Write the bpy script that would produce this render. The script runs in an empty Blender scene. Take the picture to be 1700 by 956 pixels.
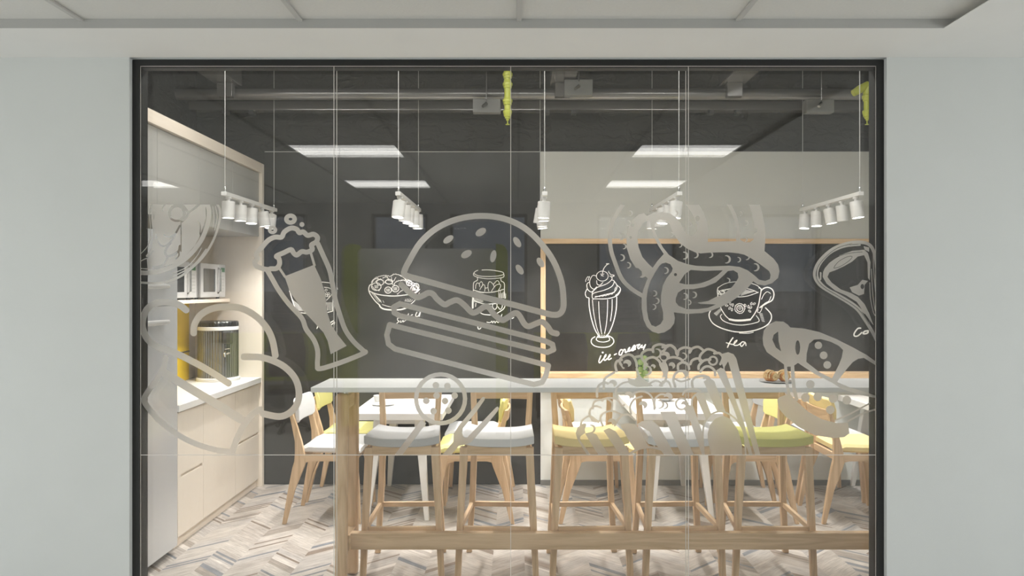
import bpy, bmesh, math, random
import numpy as np
from mathutils import Vector, Matrix
random.seed(7)
C = bpy.context.scene.collection
PI = math.pi
CX, CY, F, H = 860.0, 480.0, 1300.0, 1.65      # vanishing point, focal length in pixels, eye height

# ------------------------------------------------------------------ materials
def newmat(name):
    m = bpy.data.materials.new(name); m.use_nodes = True
    nt = m.node_tree; b = nt.nodes['Principled BSDF']
    return m, nt, b
def plain(name, col, rough=.5, metal=0, bump=0, bscale=200, spec=.5, var=0, vscale=4):
    m, nt, b = newmat(name)
    b.inputs['Base Color'].default_value = (*col, 1); b.inputs['Roughness'].default_value = rough
    b.inputs['Metallic'].default_value = metal; b.inputs['Specular IOR Level'].default_value = spec
    tc = nt.nodes.new('ShaderNodeTexCoord')
    n = nt.nodes.new('ShaderNodeTexNoise'); n.inputs['Scale'].default_value = bscale; n.inputs['Detail'].default_value = 4
    nt.links.new(tc.outputs['Object'], n.inputs['Vector'])
    if bump:
        bp = nt.nodes.new('ShaderNodeBump'); bp.inputs['Strength'].default_value = bump; bp.inputs['Distance'].default_value = .002
        nt.links.new(n.outputs['Fac'], bp.inputs['Height']); nt.links.new(bp.outputs['Normal'], b.inputs['Normal'])
    n2 = nt.nodes.new('ShaderNodeTexNoise'); n2.inputs['Scale'].default_value = vscale; n2.inputs['Detail'].default_value = 5
    nt.links.new(tc.outputs['Object'], n2.inputs['Vector'])
    mx = nt.nodes.new('ShaderNodeMix'); mx.data_type = 'RGBA'
    v = var if var else .03
    mx.inputs[6].default_value = (*[c*(1-v) for c in col], 1); mx.inputs[7].default_value = (*[min(1, c*(1+v)) for c in col], 1)
    nt.links.new(n2.outputs['Fac'], mx.inputs[0]); nt.links.new(mx.outputs[2], b.inputs['Base Color'])
    return m
def wood(name, c1, c2, axis='z', rough=.42, sc=1.0, ring=.5):
    m, nt, b = newmat(name); N = nt.nodes; L = nt.links
    tc = N.new('ShaderNodeTexCoord'); mp = N.new('ShaderNodeMapping')
    s = {'x': (1.2, 14, 14), 'y': (14, 1.2, 14), 'z': (14, 14, 1.2)}[axis]
    mp.inputs['Scale'].default_value = tuple(k*sc for k in s)
    L.new(tc.outputs['Object'], mp.inputs['Vector'])
    n = N.new('ShaderNodeTexNoise'); n.inputs['Scale'].default_value = 1; n.inputs['Detail'].default_value = 1.5; n.inputs['Distortion'].default_value = .4
    L.new(mp.outputs['Vector'], n.inputs['Vector'])
    ml = N.new('ShaderNodeMath'); ml.operation = 'MULTIPLY'; ml.inputs[1].default_value = 9
    L.new(n.outputs['Fac'], ml.inputs[0])
    fr = N.new('ShaderNodeMath'); fr.operation = 'PINGPONG'; fr.inputs[1].default_value = 1
    L.new(ml.outputs[0], fr.inputs[0])
    mp2 = N.new('ShaderNodeMapping'); mp2.inputs['Scale'].default_value = tuple(k*sc*9 for k in s)
    L.new(tc.outputs['Object'], mp2.inputs['Vector'])
    f = N.new('ShaderNodeTexNoise'); f.inputs['Scale'].default_value = 1; f.inputs['Detail'].default_value = 5
    L.new(mp2.outputs['Vector'], f.inputs['Vector'])
    mixv = N.new('ShaderNodeMix'); mixv.inputs[0].default_value = ring
    L.new(f.outputs['Fac'], mixv.inputs[2]); L.new(fr.outputs[0], mixv.inputs[3])
    cr = N.new('ShaderNodeValToRGB'); e = cr.color_ramp.elements
    e[0].position = .2; e[0].color = (*c2, 1); e[1].position = .8; e[1].color = (*c1, 1)
    L.new(mixv.outputs[0], cr.inputs['Fac']); L.new(cr.outputs['Color'], b.inputs['Base Color'])
    b.inputs['Roughness'].default_value = rough; b.inputs['Specular IOR Level'].default_value = .4
    return m
def emis(name, col, st):
    m, nt, b = newmat(name)
    b.inputs['Base Color'].default_value = (.8, .8, .8, 1)
    b.inputs['Emission Color'].default_value = (*col, 1); b.inputs['Emission Strength'].default_value = st
    return m
def glassmat(name, tint=(1, 1, 1), f0=.04, rough=0.0):
    m, nt, b = newmat(name); N = nt.nodes; L = nt.links; N.remove(b)
    lw = N.new('ShaderNodeLayerWeight'); lw.inputs['Blend'].default_value = .5
    p = N.new('ShaderNodeMath'); p.operation = 'POWER'; p.inputs[1].default_value = 5
    L.new(lw.outputs['Facing'], p.inputs[0])
    ma = N.new('ShaderNodeMath'); ma.operation = 'MULTIPLY_ADD'; ma.inputs[1].default_value = 1-f0; ma.inputs[2].default_value = f0
    L.new(p.outputs[0], ma.inputs[0])
    t = N.new('ShaderNodeBsdfTransparent'); t.inputs['Color'].default_value = (*tint, 1)
    g = N.new('ShaderNodeBsdfGlossy'); g.inputs['Roughness'].default_value = rough
    mx = N.new('ShaderNodeMixShader')
    L.new(ma.outputs[0], mx.inputs[0]); L.new(t.outputs[0], mx.inputs[1]); L.new(g.outputs[0], mx.inputs[2])
    L.new(mx.outputs[0], N['Material Output'].inputs['Surface'])
    return m
def frostmat():
    m, nt, b = newmat('frosted_film'); N = nt.nodes; L = nt.links; N.remove(b)
    r = N.new('ShaderNodeBsdfRefraction'); r.inputs['Roughness'].default_value = .62; r.inputs['IOR'].default_value = 1.3
    r.inputs['Color'].default_value = (1, .99, .97, 1)
    tl = N.new('ShaderNodeBsdfTranslucent'); tl.inputs['Color'].default_value = (.92, .89, .85, 1)
    df = N.new('ShaderNodeBsdfDiffuse'); df.inputs['Color'].default_value = (.56, .55, .52, 1)
    m1 = N.new('ShaderNodeMixShader'); m1.inputs[0].default_value = .36
    L.new(tl.outputs[0], m1.inputs[1]); L.new(df.outputs[0], m1.inputs[2])
    m2 = N.new('ShaderNodeMixShader'); m2.inputs[0].default_value = .46
    L.new(r.outputs[0], m2.inputs[1]); L.new(m1.outputs[0], m2.inputs[2])
    L.new(m2.outputs[0], N['Material Output'].inputs['Surface'])
    return m
def floormat():
    m, nt, b = newmat('chevron_floor'); N = nt.nodes; L = nt.links
    def math_(op, a, bb=None, c=None):
        x = N.new('ShaderNodeMath'); x.operation = op
        for i, v in enumerate((a, bb, c)):
            if v is None: continue
            if isinstance(v, (int, float)): x.inputs[i].default_value = v
            else: L.new(v, x.inputs[i])
        return x.outputs[0]
    def comb(x, y, z):
        c = N.new('ShaderNodeCombineXYZ')
        for i, v in enumerate((x, y, z)):
            if isinstance(v, (int, float)): c.inputs[i].default_value = v
            else: L.new(v, c.inputs[i])
        return c.outputs[0]
    tc = N.new('ShaderNodeTexCoord'); sp = N.new('ShaderNodeSeparateXYZ'); L.new(tc.outputs['Object'], sp.inputs[0])
    W = .194
    xs = math_('ADD', sp.outputs[0], 1.9)
    u = math_('PINGPONG', xs, W)
    col = math_('FLOOR', math_('DIVIDE', xs, W))
    v = math_('ADD', sp.outputs[1], math_('MULTIPLY', u, .95))
    def white(a, bb, seed):
        w = N.new('ShaderNodeTexWhiteNoise'); w.noise_dimensions = '3D'
        L.new(comb(a, bb, seed), w.inputs['Vector']); return w.outputs['Value']
    half = math_('FLOOR', math_('DIVIDE', col, 1))
    pid = math_('FLOOR', math_('DIVIDE', v, .135))
    r1 = white(pid, half, 1.0)
    pf = math_('FRACT', math_('DIVIDE', v, .135))
    r2 = white(pid, half, 5.0)
    sid = math_('FLOOR', math_('MULTIPLY', pf, 5))
    r3 = white(math_('ADD', math_('MULTIPLY', pid, 5), sid), half, 9.0)
    # grain along the plank
    gn = N.new('ShaderNodeTexNoise'); gn.inputs['Scale'].default_value = 1; gn.inputs['Detail'].default_value = 6; gn.inputs['Roughness'].default_value = .65
    L.new(comb(math_('MULTIPLY', v, 95), math_('MULTIPLY', u, 9), math_('MULTIPLY', math_('ADD', pid, col), 3.7)), gn.inputs['Vector'])
    gp = N.new('ShaderNodeTexNoise'); gp.inputs['Scale'].default_value = 9; gp.inputs['Detail'].default_value = 3
    L.new(tc.outputs['Object'], gp.inputs['Vector'])
    cr = N.new('ShaderNodeValToRGB'); cr.color_ramp.interpolation = 'CONSTANT'; e = cr.color_ramp.elements
    e[0].position = 0; e[0].color = (.52, .475, .43, 1); e[1].position = .3; e[1].color = (.47, .425, .385, 1)
    for p, c in ((.5, (.55, .505, .46)), (.72, (.49, .455, .425)), (.9, (.36, .315, .275))):
        q = e.new(p); q.color = (*c, 1)
    L.new(r1, cr.inputs[0])
    cs = N.new('ShaderNodeValToRGB'); cs.color_ramp.interpolation = 'CONSTANT'; e = cs.color_ramp.elements
    e[0].position = 0; e[0].color = (.22, .235, .26, 1); e[1].position = .45; e[1].color = (.25, .195, .155, 1)
    q = e.new(.8); q.color = (.66, .61, .56, 1)
    L.new(white(pid, half, 13.0), cs.inputs[0])
    isst = math_('MULTIPLY', math_('GREATER_THAN', r3, .66), math_('GREATER_THAN', r2, .5))
    mx = N.new('ShaderNodeMix'); mx.data_type = 'RGBA'
    L.new(isst, mx.inputs[0]); L.new(cr.outputs[0], mx.inputs[6]); L.new(cs.outputs[0], mx.inputs[7])
    g = math_('MULTIPLY_ADD', gn.outputs['Fac'], 1.3, math_('MULTIPLY_ADD', gp.outputs['Fac'], .4, .0))
    mm = N.new('ShaderNodeMix'); mm.data_type = 'RGBA'; mm.blend_type = 'MULTIPLY'; mm.inputs[0].default_value = 1
    L.new(mx.outputs[2], mm.inputs[6]); L.new(comb(g, g, g), mm.inputs[7])
    L.new(mm.outputs[2], b.inputs['Base Color']); b.inputs['Roughness'].default_value = .5
    b.inputs['Specular IOR Level'].default_value = .35
    return m
def boardmat(name, base=.020):
    m, nt, b = newmat(name); N = nt.nodes; L = nt.links
    tc = N.new('ShaderNodeTexCoord')
    n = N.new('ShaderNodeTexNoise'); n.inputs['Scale'].default_value = 2.2; n.inputs['Detail'].default_value = 8; n.inputs['Roughness'].default_value = .6
    L.new(tc.outputs['Object'], n.inputs['Vector'])
    cr = N.new('ShaderNodeValToRGB'); e = cr.color_ramp.elements
    e[0].position = .35; e[0].color = (base, base*.97, base*.93, 1); e[1].position = .85; e[1].color = (base*3, base*2.9, base*2.8, 1)
    L.new(n.outputs['Fac'], cr.inputs[0]); L.new(cr.outputs[0], b.inputs['Base Color'])
    b.inputs['Roughness'].default_value = .42
    n2 = N.new('ShaderNodeTexNoise'); n2.inputs['Scale'].default_value = 260
    L.new(tc.outputs['Object'], n2.inputs['Vector'])
    bp = N.new('ShaderNodeBump'); bp.inputs['Strength'].default_value = .5; bp.inputs['Distance'].default_value = .001
    L.new(n2.outputs['Fac'], bp.inputs['Height']); L.new(bp.outputs['Normal'], b.inputs['Normal'])
    return m
def plastermat(name, base):
    m, nt, b = newmat(name); N = nt.nodes; L = nt.links
    tc = N.new('ShaderNodeTexCoord'); mp = N.new('ShaderNodeMapping'); mp.inputs['Scale'].default_value = (1, 1, 1.8)
    L.new(tc.outputs['Object'], mp.inputs[0])
    n = N.new('ShaderNodeTexNoise'); n.inputs['Scale'].default_value = 6; n.inputs['Detail'].default_value = 7; n.inputs['Distortion'].default_value = 1.2
    L.new(mp.outputs[0], n.inputs['Vector'])
    cr = N.new('ShaderNodeValToRGB'); e = cr.color_ramp.elements; e[0].position = .45; e[1].position = .75
    L.new(n.outputs['Fac'], cr.inputs[0])
    bp = N.new('ShaderNodeBump'); bp.inputs['Strength'].default_value = 1; bp.inputs['Distance'].default_value = .015
    L.new(cr.outputs[0], bp.inputs['Height']); L.new(bp.outputs['Normal'], b.inputs['Normal'])
    b.inputs['Base Color'].default_value = (base, base*.98, base*.94, 1); b.inputs['Roughness'].default_value = .7
    return m

M = {}
M['wall'] = plain('painted_wall', (.66, .675, .66), .7, bump=.25, bscale=350)
M['ceil'] = plain('painted_ceiling', (.80, .79, .765), .8, bump=.1, bscale=300)
M['tile'] = plain('ceiling_tile', (.66, .65, .62), .85, bump=.4, bscale=120, var=.05, vscale=80)
M['strip'] = plain('ceiling_profile', (.50, .49, .47), .6)
M['black'] = plain('black_frame', (.018, .018, .0175), .5)
M['glass'] = glassmat('clear_glass', (.99, .99, .985), .036)
M['seal'] = plain('glass_joint', (.75, .72, .68), .3)
M['frost'] = frostmat()
M['floor'] = floormat()
M['board'] = boardmat('chalkboard_paint')
M['chalk'] = plain('chalk', (.93, .92, .89), .9)
M['plaster'] = plastermat('dark_plaster', .030)
M['kceil'] = plastermat('dark_ceiling', .025)
M['white_wall'] = plain('white_wall', (.86, .89, .87), .6, bump=.15)
M['white_panel'] = plain('pale_panel', (.57, .57, .53), .5)
M['oak_x'] = wood('oak_x', (.77, .565, .365), (.575, .395, .23), 'x')
M['oak_y'] = wood('oak_y', (.77, .565, .365), (.575, .395, .23), 'y')
M['oak_z'] = wood('oak_z', (.77, .565, .365), (.575, .395, .23), 'z')
M['ply_y'] = wood('birch_y', (.79, .71, .61), (.73, .64, .535), 'y', .5, ring=.2)
M['ply_z'] = wood('birch_z', (.82, .755, .665), (.77, .695, .605), 'z', .5, ring=.15)
M['white'] = plain('white_laminate', (.86, .86, .85), .3)
M['cab'] = plain('cabinet_front', (.42, .415, .39), .45)
M['counter'] = plain('white_counter', (.85, .85, .84), .25)
M['fridge'] = plain('fridge_enamel', (.62, .63, .645), .22, metal=.15)
M['chrome'] = plain('chrome', (.75, .75, .75), .18, metal=1)
M['steel'] = plain('brushed_steel', (.20, .20, .19), .3, metal=.8)
M['darkgrey'] = plain('dark_grey', (.05, .05, .05), .4)
M['dglass'] = plain('dark_glass', (.03, .03, .03), .08)
M['midgrey'] = plain('mid_grey', (.20, .20, .19), .5, var=.1)
M['pipe'] = plain('grey_pipe', (.22, .215, .21), .22, metal=.5)
M['wire'] = plain('wire', (.55, .54, .52), .4)
M['grey_fab'] = plain('grey_fabric', (.55, .555, .56), .9, bump=.6, bscale=700, var=.1, vscale=300)
M['lgrey_fab'] = plain('light_grey_fabric', (.74, .745, .755), .9, bump=.6, bscale=700, var=.1, vscale=300)
M['yel_fab'] = plain('yellow_fabric', (.90, .74, .36), .9, bump=.6, bscale=700, var=.1, vscale=300)
M['lim_fab'] = plain('lime_fabric', (.82, .78, .32), .9, bump=.6, bscale=700, var=.1, vscale=300)
M['grn_fab'] = plain('green_fabric', (.72, .71, .25), .9, bump=.6, bscale=700, var=.1, vscale=300)
M['yellow'] = plain('yellow_panel', (.80, .55, .02), .35)
M['valve'] = plain('lime_paint', (.40, .43, .05), .4)
M['lampbody'] = plain('lamp_white', (.78, .77, .75), .4)
M['recess_dark'] = plain('recess_face_dark', (.46, .455, .44), .7)
M['appliance'] = plain('appliance', (.47, .46, .45), .35)
M['steel_dark'] = plain('dark_steel', (.07, .07, .068), .3, metal=.7)
M['handle'] = plain('handle_metal', (.78, .78, .77), .3, metal=.3)
M['lens'] = emis('lamp_lens', (1, .97, .92), 12)
M['panel'] = emis('lamp_diffuser', (1, .985, .95), 6.0)
M['green_disp'] = plain('green_display', (.02, .12, .03), .3)
M['pastry'] = wood('pastry', (.80, .42, .13), (.42, .13, .03), 'y', .35, 3)
M['pastry2'] = plain('pastry_pale', (.90, .68, .36), .4, var=.15, vscale=60)
M['china'] = plain('china', (.85, .85, .84), .15)
M['lime'] = plain('lime_peel', (.33, .52, .12), .4)
M['limeflesh'] = plain('lime_flesh', (.70, .78, .30), .4, var=.2, vscale=60)
M['glassware'] = glassmat('glassware', (.93, .96, .94), .05)
M['carpet'] = plain('carpet', (.62, .61, .60), .95, bump=.5, bscale=600, var=.3, vscale=40)
M['owall'] = plain('office_wall', (.40, .40, .39), .8)
M['divgrey'] = plain('divider_grey', (.82, .82, .82), .8)
M['divgreen'] = plain('divider_green', (.42, .50, .06), .8)
M['deskw'] = plain('desk_top', (.55, .55, .54), .4)

# ------------------------------------------------------------------ mesh helpers
class MB:
    def __init__(s): s.v = []; s.f = []
    def add(s, vs, fs):
        o = len(s.v); s.v += [tuple(p) for p in vs]; s.f += [tuple(i+o for i in f) for f in fs]; return s
    def box(s, x0, x1, y0, y1, z0, z1):
        return s.hexa([(x0, y0, z0), (x1, y0, z0), (x1, y1, z0), (x0, y1, z0)], [(x0, y0, z1), (x1, y0, z1), (x1, y1, z1), (x0, y1, z1)])
    def hexa(s, a, b):
        return s.add(list(a)+list(b), [(3, 2, 1, 0), (4, 5, 6, 7), (0, 1, 5, 4), (1, 2, 6, 5), (2, 3, 7, 6), (3, 0, 4, 7)])
    def leg(s, p0, w0, d0, p1, w1, d1):
        def q(p, w, d): x, y, z = p; return [(x-w/2, y-d/2, z), (x+w/2, y-d/2, z), (x+w/2, y+d/2, z), (x-w/2, y+d/2, z)]
        return s.hexa(q(p0, w0, d0), q(p1, w1, d1))
    def loft(s, rings, cap=True, closed=True):
        n = len(rings[0]); vs = [p for r in rings for p in r]; fs = []
        for i in range(len(rings)-1):
            for j in range(n if closed else n-1):
                k = (j+1) % n; fs.append((i*n+j, i*n+k, (i+1)*n+k, (i+1)*n+j))
        if cap: fs.append(tuple(range(n))[::-1]); fs.append(tuple((len(rings)-1)*n+j for j in range(n)))
        return s.add(vs, fs)
    def legpath(s, pts):      # pts: (x,y,z,w,d) list, horizontal section
        return s.loft([[(x-w/2, y-d/2, z), (x+w/2, y-d/2, z), (x+w/2, y+d/2, z), (x-w/2, y+d/2, z)] for x, y, z, w, d in pts])
    def lathe(s, prof, c=(0, 0, 0), n=32, rib=0, mat=None):
        rings = []
        for r, z in prof:
            rings.append([((r+(rib if j % 2 else 0))*math.cos(2*PI*j/n), (r+(rib if j % 2 else 0))*math.sin(2*PI*j/n), z) for j in range(n)])
        if mat: rings = [[tuple(mat @ Vector(p)) for p in r] for r in rings]
        rings = [[(p[0]+c[0], p[1]+c[1], p[2]+c[2]) for p in r] for r in rings]
        return s.loft(rings)
    def tube(s, pts, r, n=10):
        pts = [Vector(p) for p in pts]; rings = []
        for i, p in enumerate(pts):
            d = (pts[min(i+1, len(pts)-1)]-pts[max(i-1, 0)]).normalized()
            up = Vector((0, 0, 1)) if abs(d.z) < .9 else Vector((1, 0, 0))
            a = d.cross(up).normalized(); b = a.cross(d)
            rr = r[i] if isinstance(r, (list, tuple)) else r
            rings.append([tuple(p+a*rr*math.cos(2*PI*j/n)+b*rr*math.sin(2*PI*j/n)) for j in range(n)])
        return s.loft(rings)
    def prism(s, poly, axis, a, b):
        def P(u, v, w): return {'x': (w, u, v), 'y': (u, w, v), 'z': (u, v, w)}[axis]
        return s.loft([[P(u, v, a) for u, v in poly], [P(u, v, b) for u, v in poly]])
    def build(s, name, mat, parent=None, bevel=0, smooth=False, seg=2):
        me = bpy.data.meshes.new(name); me.from_pydata(s.v, [], s.f)
        bm = bmesh.new(); bm.from_mesh(me); bmesh.ops.recalc_face_normals(bm, faces=bm.faces)
        bm.to_mesh(me); bm.free()
        me.materials.append(M[mat] if isinstance(mat, str) else mat)
        o = bpy.data.objects.new(name, me); C.objects.link(o)
        if parent: o.parent = parent
        if smooth:
            for p in me.polygons: p.use_smooth = True
            try: me.set_sharp_from_angle(angle=math.radians(35))
            except Exception: pass
        if bevel:
            md = o.modifiers.new('bevel', 'BEVEL'); md.width = bevel; md.segments = seg; md.limit_method = 'ANGLE'; md.angle_limit = .6
        return o
def tag(o, label=None, cat=None, group=None, kind=None):
    if label: o['label'] = label
    if cat: o['category'] = cat
    if group: o['group'] = group
    if kind: o['kind'] = kind
    return o
def thing(name, label, cat, loc=(0, 0, 0), rz=0, group=None, kind=None):
    o = bpy.data.objects.new(name, None); C.objects.link(o); o.empty_display_size = .1
    o.location = loc; o.rotation_euler = (0, 0, rz); return tag(o, label, cat, group, kind)
def bx(*a): return MB().box(*a)
def struct(name, mb, mat, **k):
    o = mb.build(name, mat, **k); o['kind'] = 'structure'; return o
def copy_tree(o, parent=None):
    c = o.copy(); C.objects.link(c); c.parent = parent
    for ch in list(o.children): copy_tree(ch, c)
    return c

# ------------------------------------------------------------------ 2-D shape canvas -> flat mesh
def smooth(pts, closed=False, k=4):
    n = len(pts)
    if n < 3: return list(pts)
    out = []
    rng = range(n) if closed else range(n-1)
    for i in rng:
        g = (lambda j: pts[j % n]) if closed else (lambda j: pts[min(max(j, 0), n-1)])
        p0, p1, p2, p3 = g(i-1), g(i), g(i+1), g(i+2)
        for t in range(k):
            t /= k
            out.append(tuple(.5*((2*p1[a])+(-p0[a]+p2[a])*t+(2*p0[a]-5*p1[a]+4*p2[a]-p3[a])*t*t+(-p0[a]+3*p1[a]-3*p2[a]+p3[a])*t**3) for a in (0, 1)))
    if not closed: out.append(tuple(pts[-1]))
    return out
class Canvas:
    def __init__(s, x0, y0, x1, y1, h):
        s.x = np.arange(x0, x1+h, h); s.y = np.arange(y0, y1+h, h); s.h = h
        s.X, s.Y = np.meshgrid(s.x, s.y); s.F = np.full(s.X.shape, 50.0); s.fr = (0, 0, 1)
    def frame(s, ox, oy, sc): s.fr = (ox, oy, sc); return s
    def T(s, pts): ox, oy, k = s.fr; return [(ox+p[0]/k, oy+p[1]/k) for p in pts]
    def _seg(s, D, a, b, pad):
        x0, x1 = min(a[0], b[0])-pad, max(a[0], b[0])+pad; y0, y1 = min(a[1], b[1])-pad, max(a[1], b[1])+pad
        i0, i1 = np.searchsorted(s.x, (x0, x1)); j0, j1 = np.searchsorted(s.y, (y0, y1))
        if i1 <= i0 or j1 <= j0: return
        X = s.X[j0:j1, i0:i1]; Y = s.Y[j0:j1, i0:i1]; dx, dy = b[0]-a[0], b[1]-a[1]; l = dx*dx+dy*dy+1e-12
        t = np.clip(((X-a[0])*dx+(Y-a[1])*dy)/l, 0, 1)
        d = np.hypot(X-a[0]-t*dx, Y-a[1]-t*dy); D[j0:j1, i0:i1] = np.minimum(D[j0:j1, i0:i1], d)
    def _apply(s, d, sub):
        s.F = np.maximum(s.F, -d) if sub else np.minimum(s.F, d); return s
    def S(s, w, pts, closed=False, sub=False, sm=True):
        p = s.T(pts); p = smooth(p, closed) if sm else list(p)
        if closed: p = p+[p[0]]
        w = w/s.fr[2]; D = np.full(s.F.shape, 50.0)
        for a, b in zip(p[:-1], p[1:]): s._seg(D, a, b, w/2+2*s.h)
        return s._apply(D-w/2, sub)
    def P(s, pts, sub=False, sm=False):
        p = s.T(pts)
        if sm: p = smooth(p, True)
        D = np.full(s.F.shape, 50.0); ins = np.zeros(s.F.shape, bool)
        for a, b in zip(p, p[1:]+p[:1]):
            s._seg(D, a, b, 3*s.h)
            if a[1] != b[1]:
                c = ((s.Y >= min(a[1], b[1])) & (s.Y < max(a[1], b[1])))
                xi = a[0]+(s.Y-a[1])*(b[0]-a[0])/(b[1]-a[1]); ins ^= (c & (s.X < xi))
        return s._apply(np.where(ins, -D, D), sub)
    def E(s, cx, cy, rx, ry=None, ang=0, sub=False):
        ry = ry or rx; c, q = math.cos(math.radians(ang)), math.sin(math.radians(ang))
        return s.P([(cx+rx*math.cos(t)*c-ry*math.sin(t)*q, cy+rx*math.cos(t)*q+ry*math.sin(t)*c) for t in [2*PI*i/36 for i in range(36)]], sub)
    def R(s, cx, cy, r, w, ry=None): 
        ry = ry or r
        return s.S(w, [(cx+r*math.cos(2*PI*i/28), cy+ry*math.sin(2*PI*i/28)) for i in range(28)], True, sm=False)
    def K(s, cx, cy, r):     # crescent bulging to the right
        o = [(cx-r*.45+r*math.cos(t), cy+r*math.sin(t)) for t in [(-115+23*i)*PI/180 for i in range(11)]]
        i_ = [(cx-r*.75+r*.8*math.cos(t), cy+r*.78*math.sin(t)) for t in [(95-19*i)*PI/180 for i in range(11)]]
        return s.P(o+i_)
    def W(s, w, pts, amp, n):   # crinkled line
        p = smooth(pts, False, n); q = []
        for i, (x, y) in enumerate(p): q.append((x+random.uniform(-amp, amp), y+(amp if i % 2 else -amp)*random.uniform(.5, 1)))
        return s.S(w, q, sm=False)
    def mesh(s, name, mat, yplane, sc, parent=None, clip=None, label=None):
        Fv = s.F.copy()
        if clip: Fv = np.maximum(Fv, np.maximum(clip[0]-s.Y, s.Y-clip[1]))
        Fv[np.abs(Fv) < 1e-4] = 1e-4
        ny, nx = Fv.shape; ins = Fv < 0; vs = []; key = {}; fs = []
        def vid(x, y):
            k = (round(x, 3), round(y, 3))
            if k not in key: key[k] = len(vs); vs.append(((x-CX)/sc, yplane, H+(CY-y)/sc))
            return key[k]
        cnt = ins[:-1, :-1].astype(int)+ins[1:, :-1]+ins[:-1, 1:]+ins[1:, 1:]
        xs, ys = s.x, s.y
        for j in range(ny-1):
            row = cnt[j]
            if not row.any(): continue
            i = 0; nz = np.nonzero(row)[0]; last = -1
            for i in nz:
                if i <= last: continue
                if row[i] == 4:
                    e = i
                    while e+1 < nx-1 and row[e+1] == 4: e += 1
                    last = e
                    fs.append((vid(xs[i], ys[j]), vid(xs[e+1], ys[j]), vid(xs[e+1], ys[j+1]), vid(xs[i], ys[j+1])))
                else:
                    cs = [(i, j), (i+1, j), (i+1, j+1), (i, j+1)]; out = []
                    for a in range(4):
                        (ia, ja), (ib, jb) = cs[a], cs[(a+1) % 4]; fa, fb = Fv[ja, ia], Fv[jb, ib]
                        if fa < 0: out.append(vid(xs[ia], ys[ja]))
                        if (fa < 0) != (fb < 0):
                            t = fa/(fa-fb); out.append(vid(xs[ia]+(xs[ib]-xs[ia])*t, ys[ja]+(ys[jb]-ys[ja])*t))
                    u = [q for n_, q in enumerate(out) if q != out[n_-1]]
                    if len(u) >= 3: fs.append(tuple(u))
        me = bpy.data.meshes.new(name); me.from_pydata(vs, [], fs); me.materials.append(M[mat])
        o = bpy.data.objects.new(name, me); C.objects.link(o)
        if parent: o.parent = parent
        if label: o['label'] = label
        return o
LIN_FILL = 24
DAY_FILL = 121
# ------------------------------------------------------------------ camera
cam = bpy.data.cameras.new('camera'); co = bpy.data.objects.new('camera', cam); C.objects.link(co)
co.location = (0, 0, H); co.rotation_euler = (PI/2, 0, 0)
cam.sensor_width = 36; cam.lens = 36*F/1700; cam.shift_x = (850-CX)/1700; cam.shift_y = (CY-478)/1700; cam.clip_start = .05
bpy.context.scene.camera = co

# ------------------------------------------------------------------ setting
OL, OR, WY = -1.946, 1.846, 3.92
wl = struct('wall_front', bx(-5.2, OL, WY, 4.05, 0, 2.81).box(OR, 5.2, WY, 4.05, 0, 2.81).box(-5.2, 5.2, WY+.03, 4.06, 2.81, 3.5), 'wall')
struct('floor', bx(-5.2, 5.2, 3.95, 6.75, -.05, 0), 'floor')
struct('floor', bx(-5.2, 5.2, -3.6, 3.95, -.05, 0), 'carpet')
# office ceiling with a shallow recess
struct('ceiling', bx(-5.2, 5.2, 3.482, WY, 2.81, 2.95).prism([(1.893, 2.81), (5.2, 2.81), (5.2, 2.95), (1.96, 2.95), (1.96, 2.85), (1.893, 2.813)], 'y', -3.6, 3.482), 'ceil')
struct('ceiling', bx(-5.2, 1.9595, -3.6, 3.4815, 2.85, 2.95), 'tile')
n_ = 1
for k in range(-5, 2):
    x = .005+.972*k
    if x > -5.1 and x < 1.8:
        struct('trim_%d' % n_, bx(x-.011, x+.011, -3.6, 3.48, 2.838, 2.8495), 'strip', bevel=.002); n_ += 1
struct('trim_8', MB().prism([(-5.2, 2.8102), (1.89, 2.8102), (1.945, 2.8498), (-5.2, 2.8498)], 'y', 3.476, 3.4818), 'recess_dark')  # thin strip added over the recess front face to make it darker
# kitchen shell
struct('wall_back', bx(-2.8, 3.75, 6.63, 6.75, 0, 3.5), 'plaster')
struct('wall_left', bx(-2.85, -2.72, 4.06, 6.63, 0, 3.5), 'plaster')
struct('wall_right', bx(3.62, 3.75, 4.06, 6.63, 0, 3.5), 'wall')
struct('ceiling', bx(-2.85, 3.75, 4.06, 6.75, 3.5, 3.6), 'kceil')
struct('baseboard_back', bx(.19, 3.6, 6.585, 6.6, 0, .045), 'midgrey')
cp = thing('chalkboard', 'tall black chalk-painted wall panel on the left half of the back wall', 'chalkboard', (-1.0, 6.617, 0))
bx(-1.14, 1.185, -.003, .009, .004, 2.808).build('board_panel', 'board', cp)
bx(-1.14, 1.185, -.006, .01, 2.808, 2.813).build('top_edge', 'strip', cp)
struct('wall_back_panel', bx(.19, 3.6, 6.6, 6.63, 0, .95).box(.19, 3.6, 6.6, 6.63, 2.075, 2.81).box(.19, .2, 6.6, 6.63, .95, 2.075), 'white_panel')
struct('wall_back_dado', bx(.19, 3.6, 6.596, 6.6, .045, .95), 'white_wall')
cf = thing('framed_chalkboard', 'wide chalkboard framed in oak with a ledge, on the right of the back wall', 'chalkboard', (1.9, 6.6, .95))
bx(-1.665, 1.7, .005, .02, .0, 1.1).build('board_panel', 'board', cf)
bx(-1.71, 1.7, -.012, .02, 1.083, 1.125).build('top_rail', 'oak_x', cf, bevel=.002)
bx(-1.71, -1.668, -.012, .02, .0, 1.083).build('side_rail', 'oak_z', cf, bevel=.002)
bx(-1.71, 1.7, -.14, .02, -.035, .008).build('ledge', 'oak_x', cf, bevel=.003)
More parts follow.
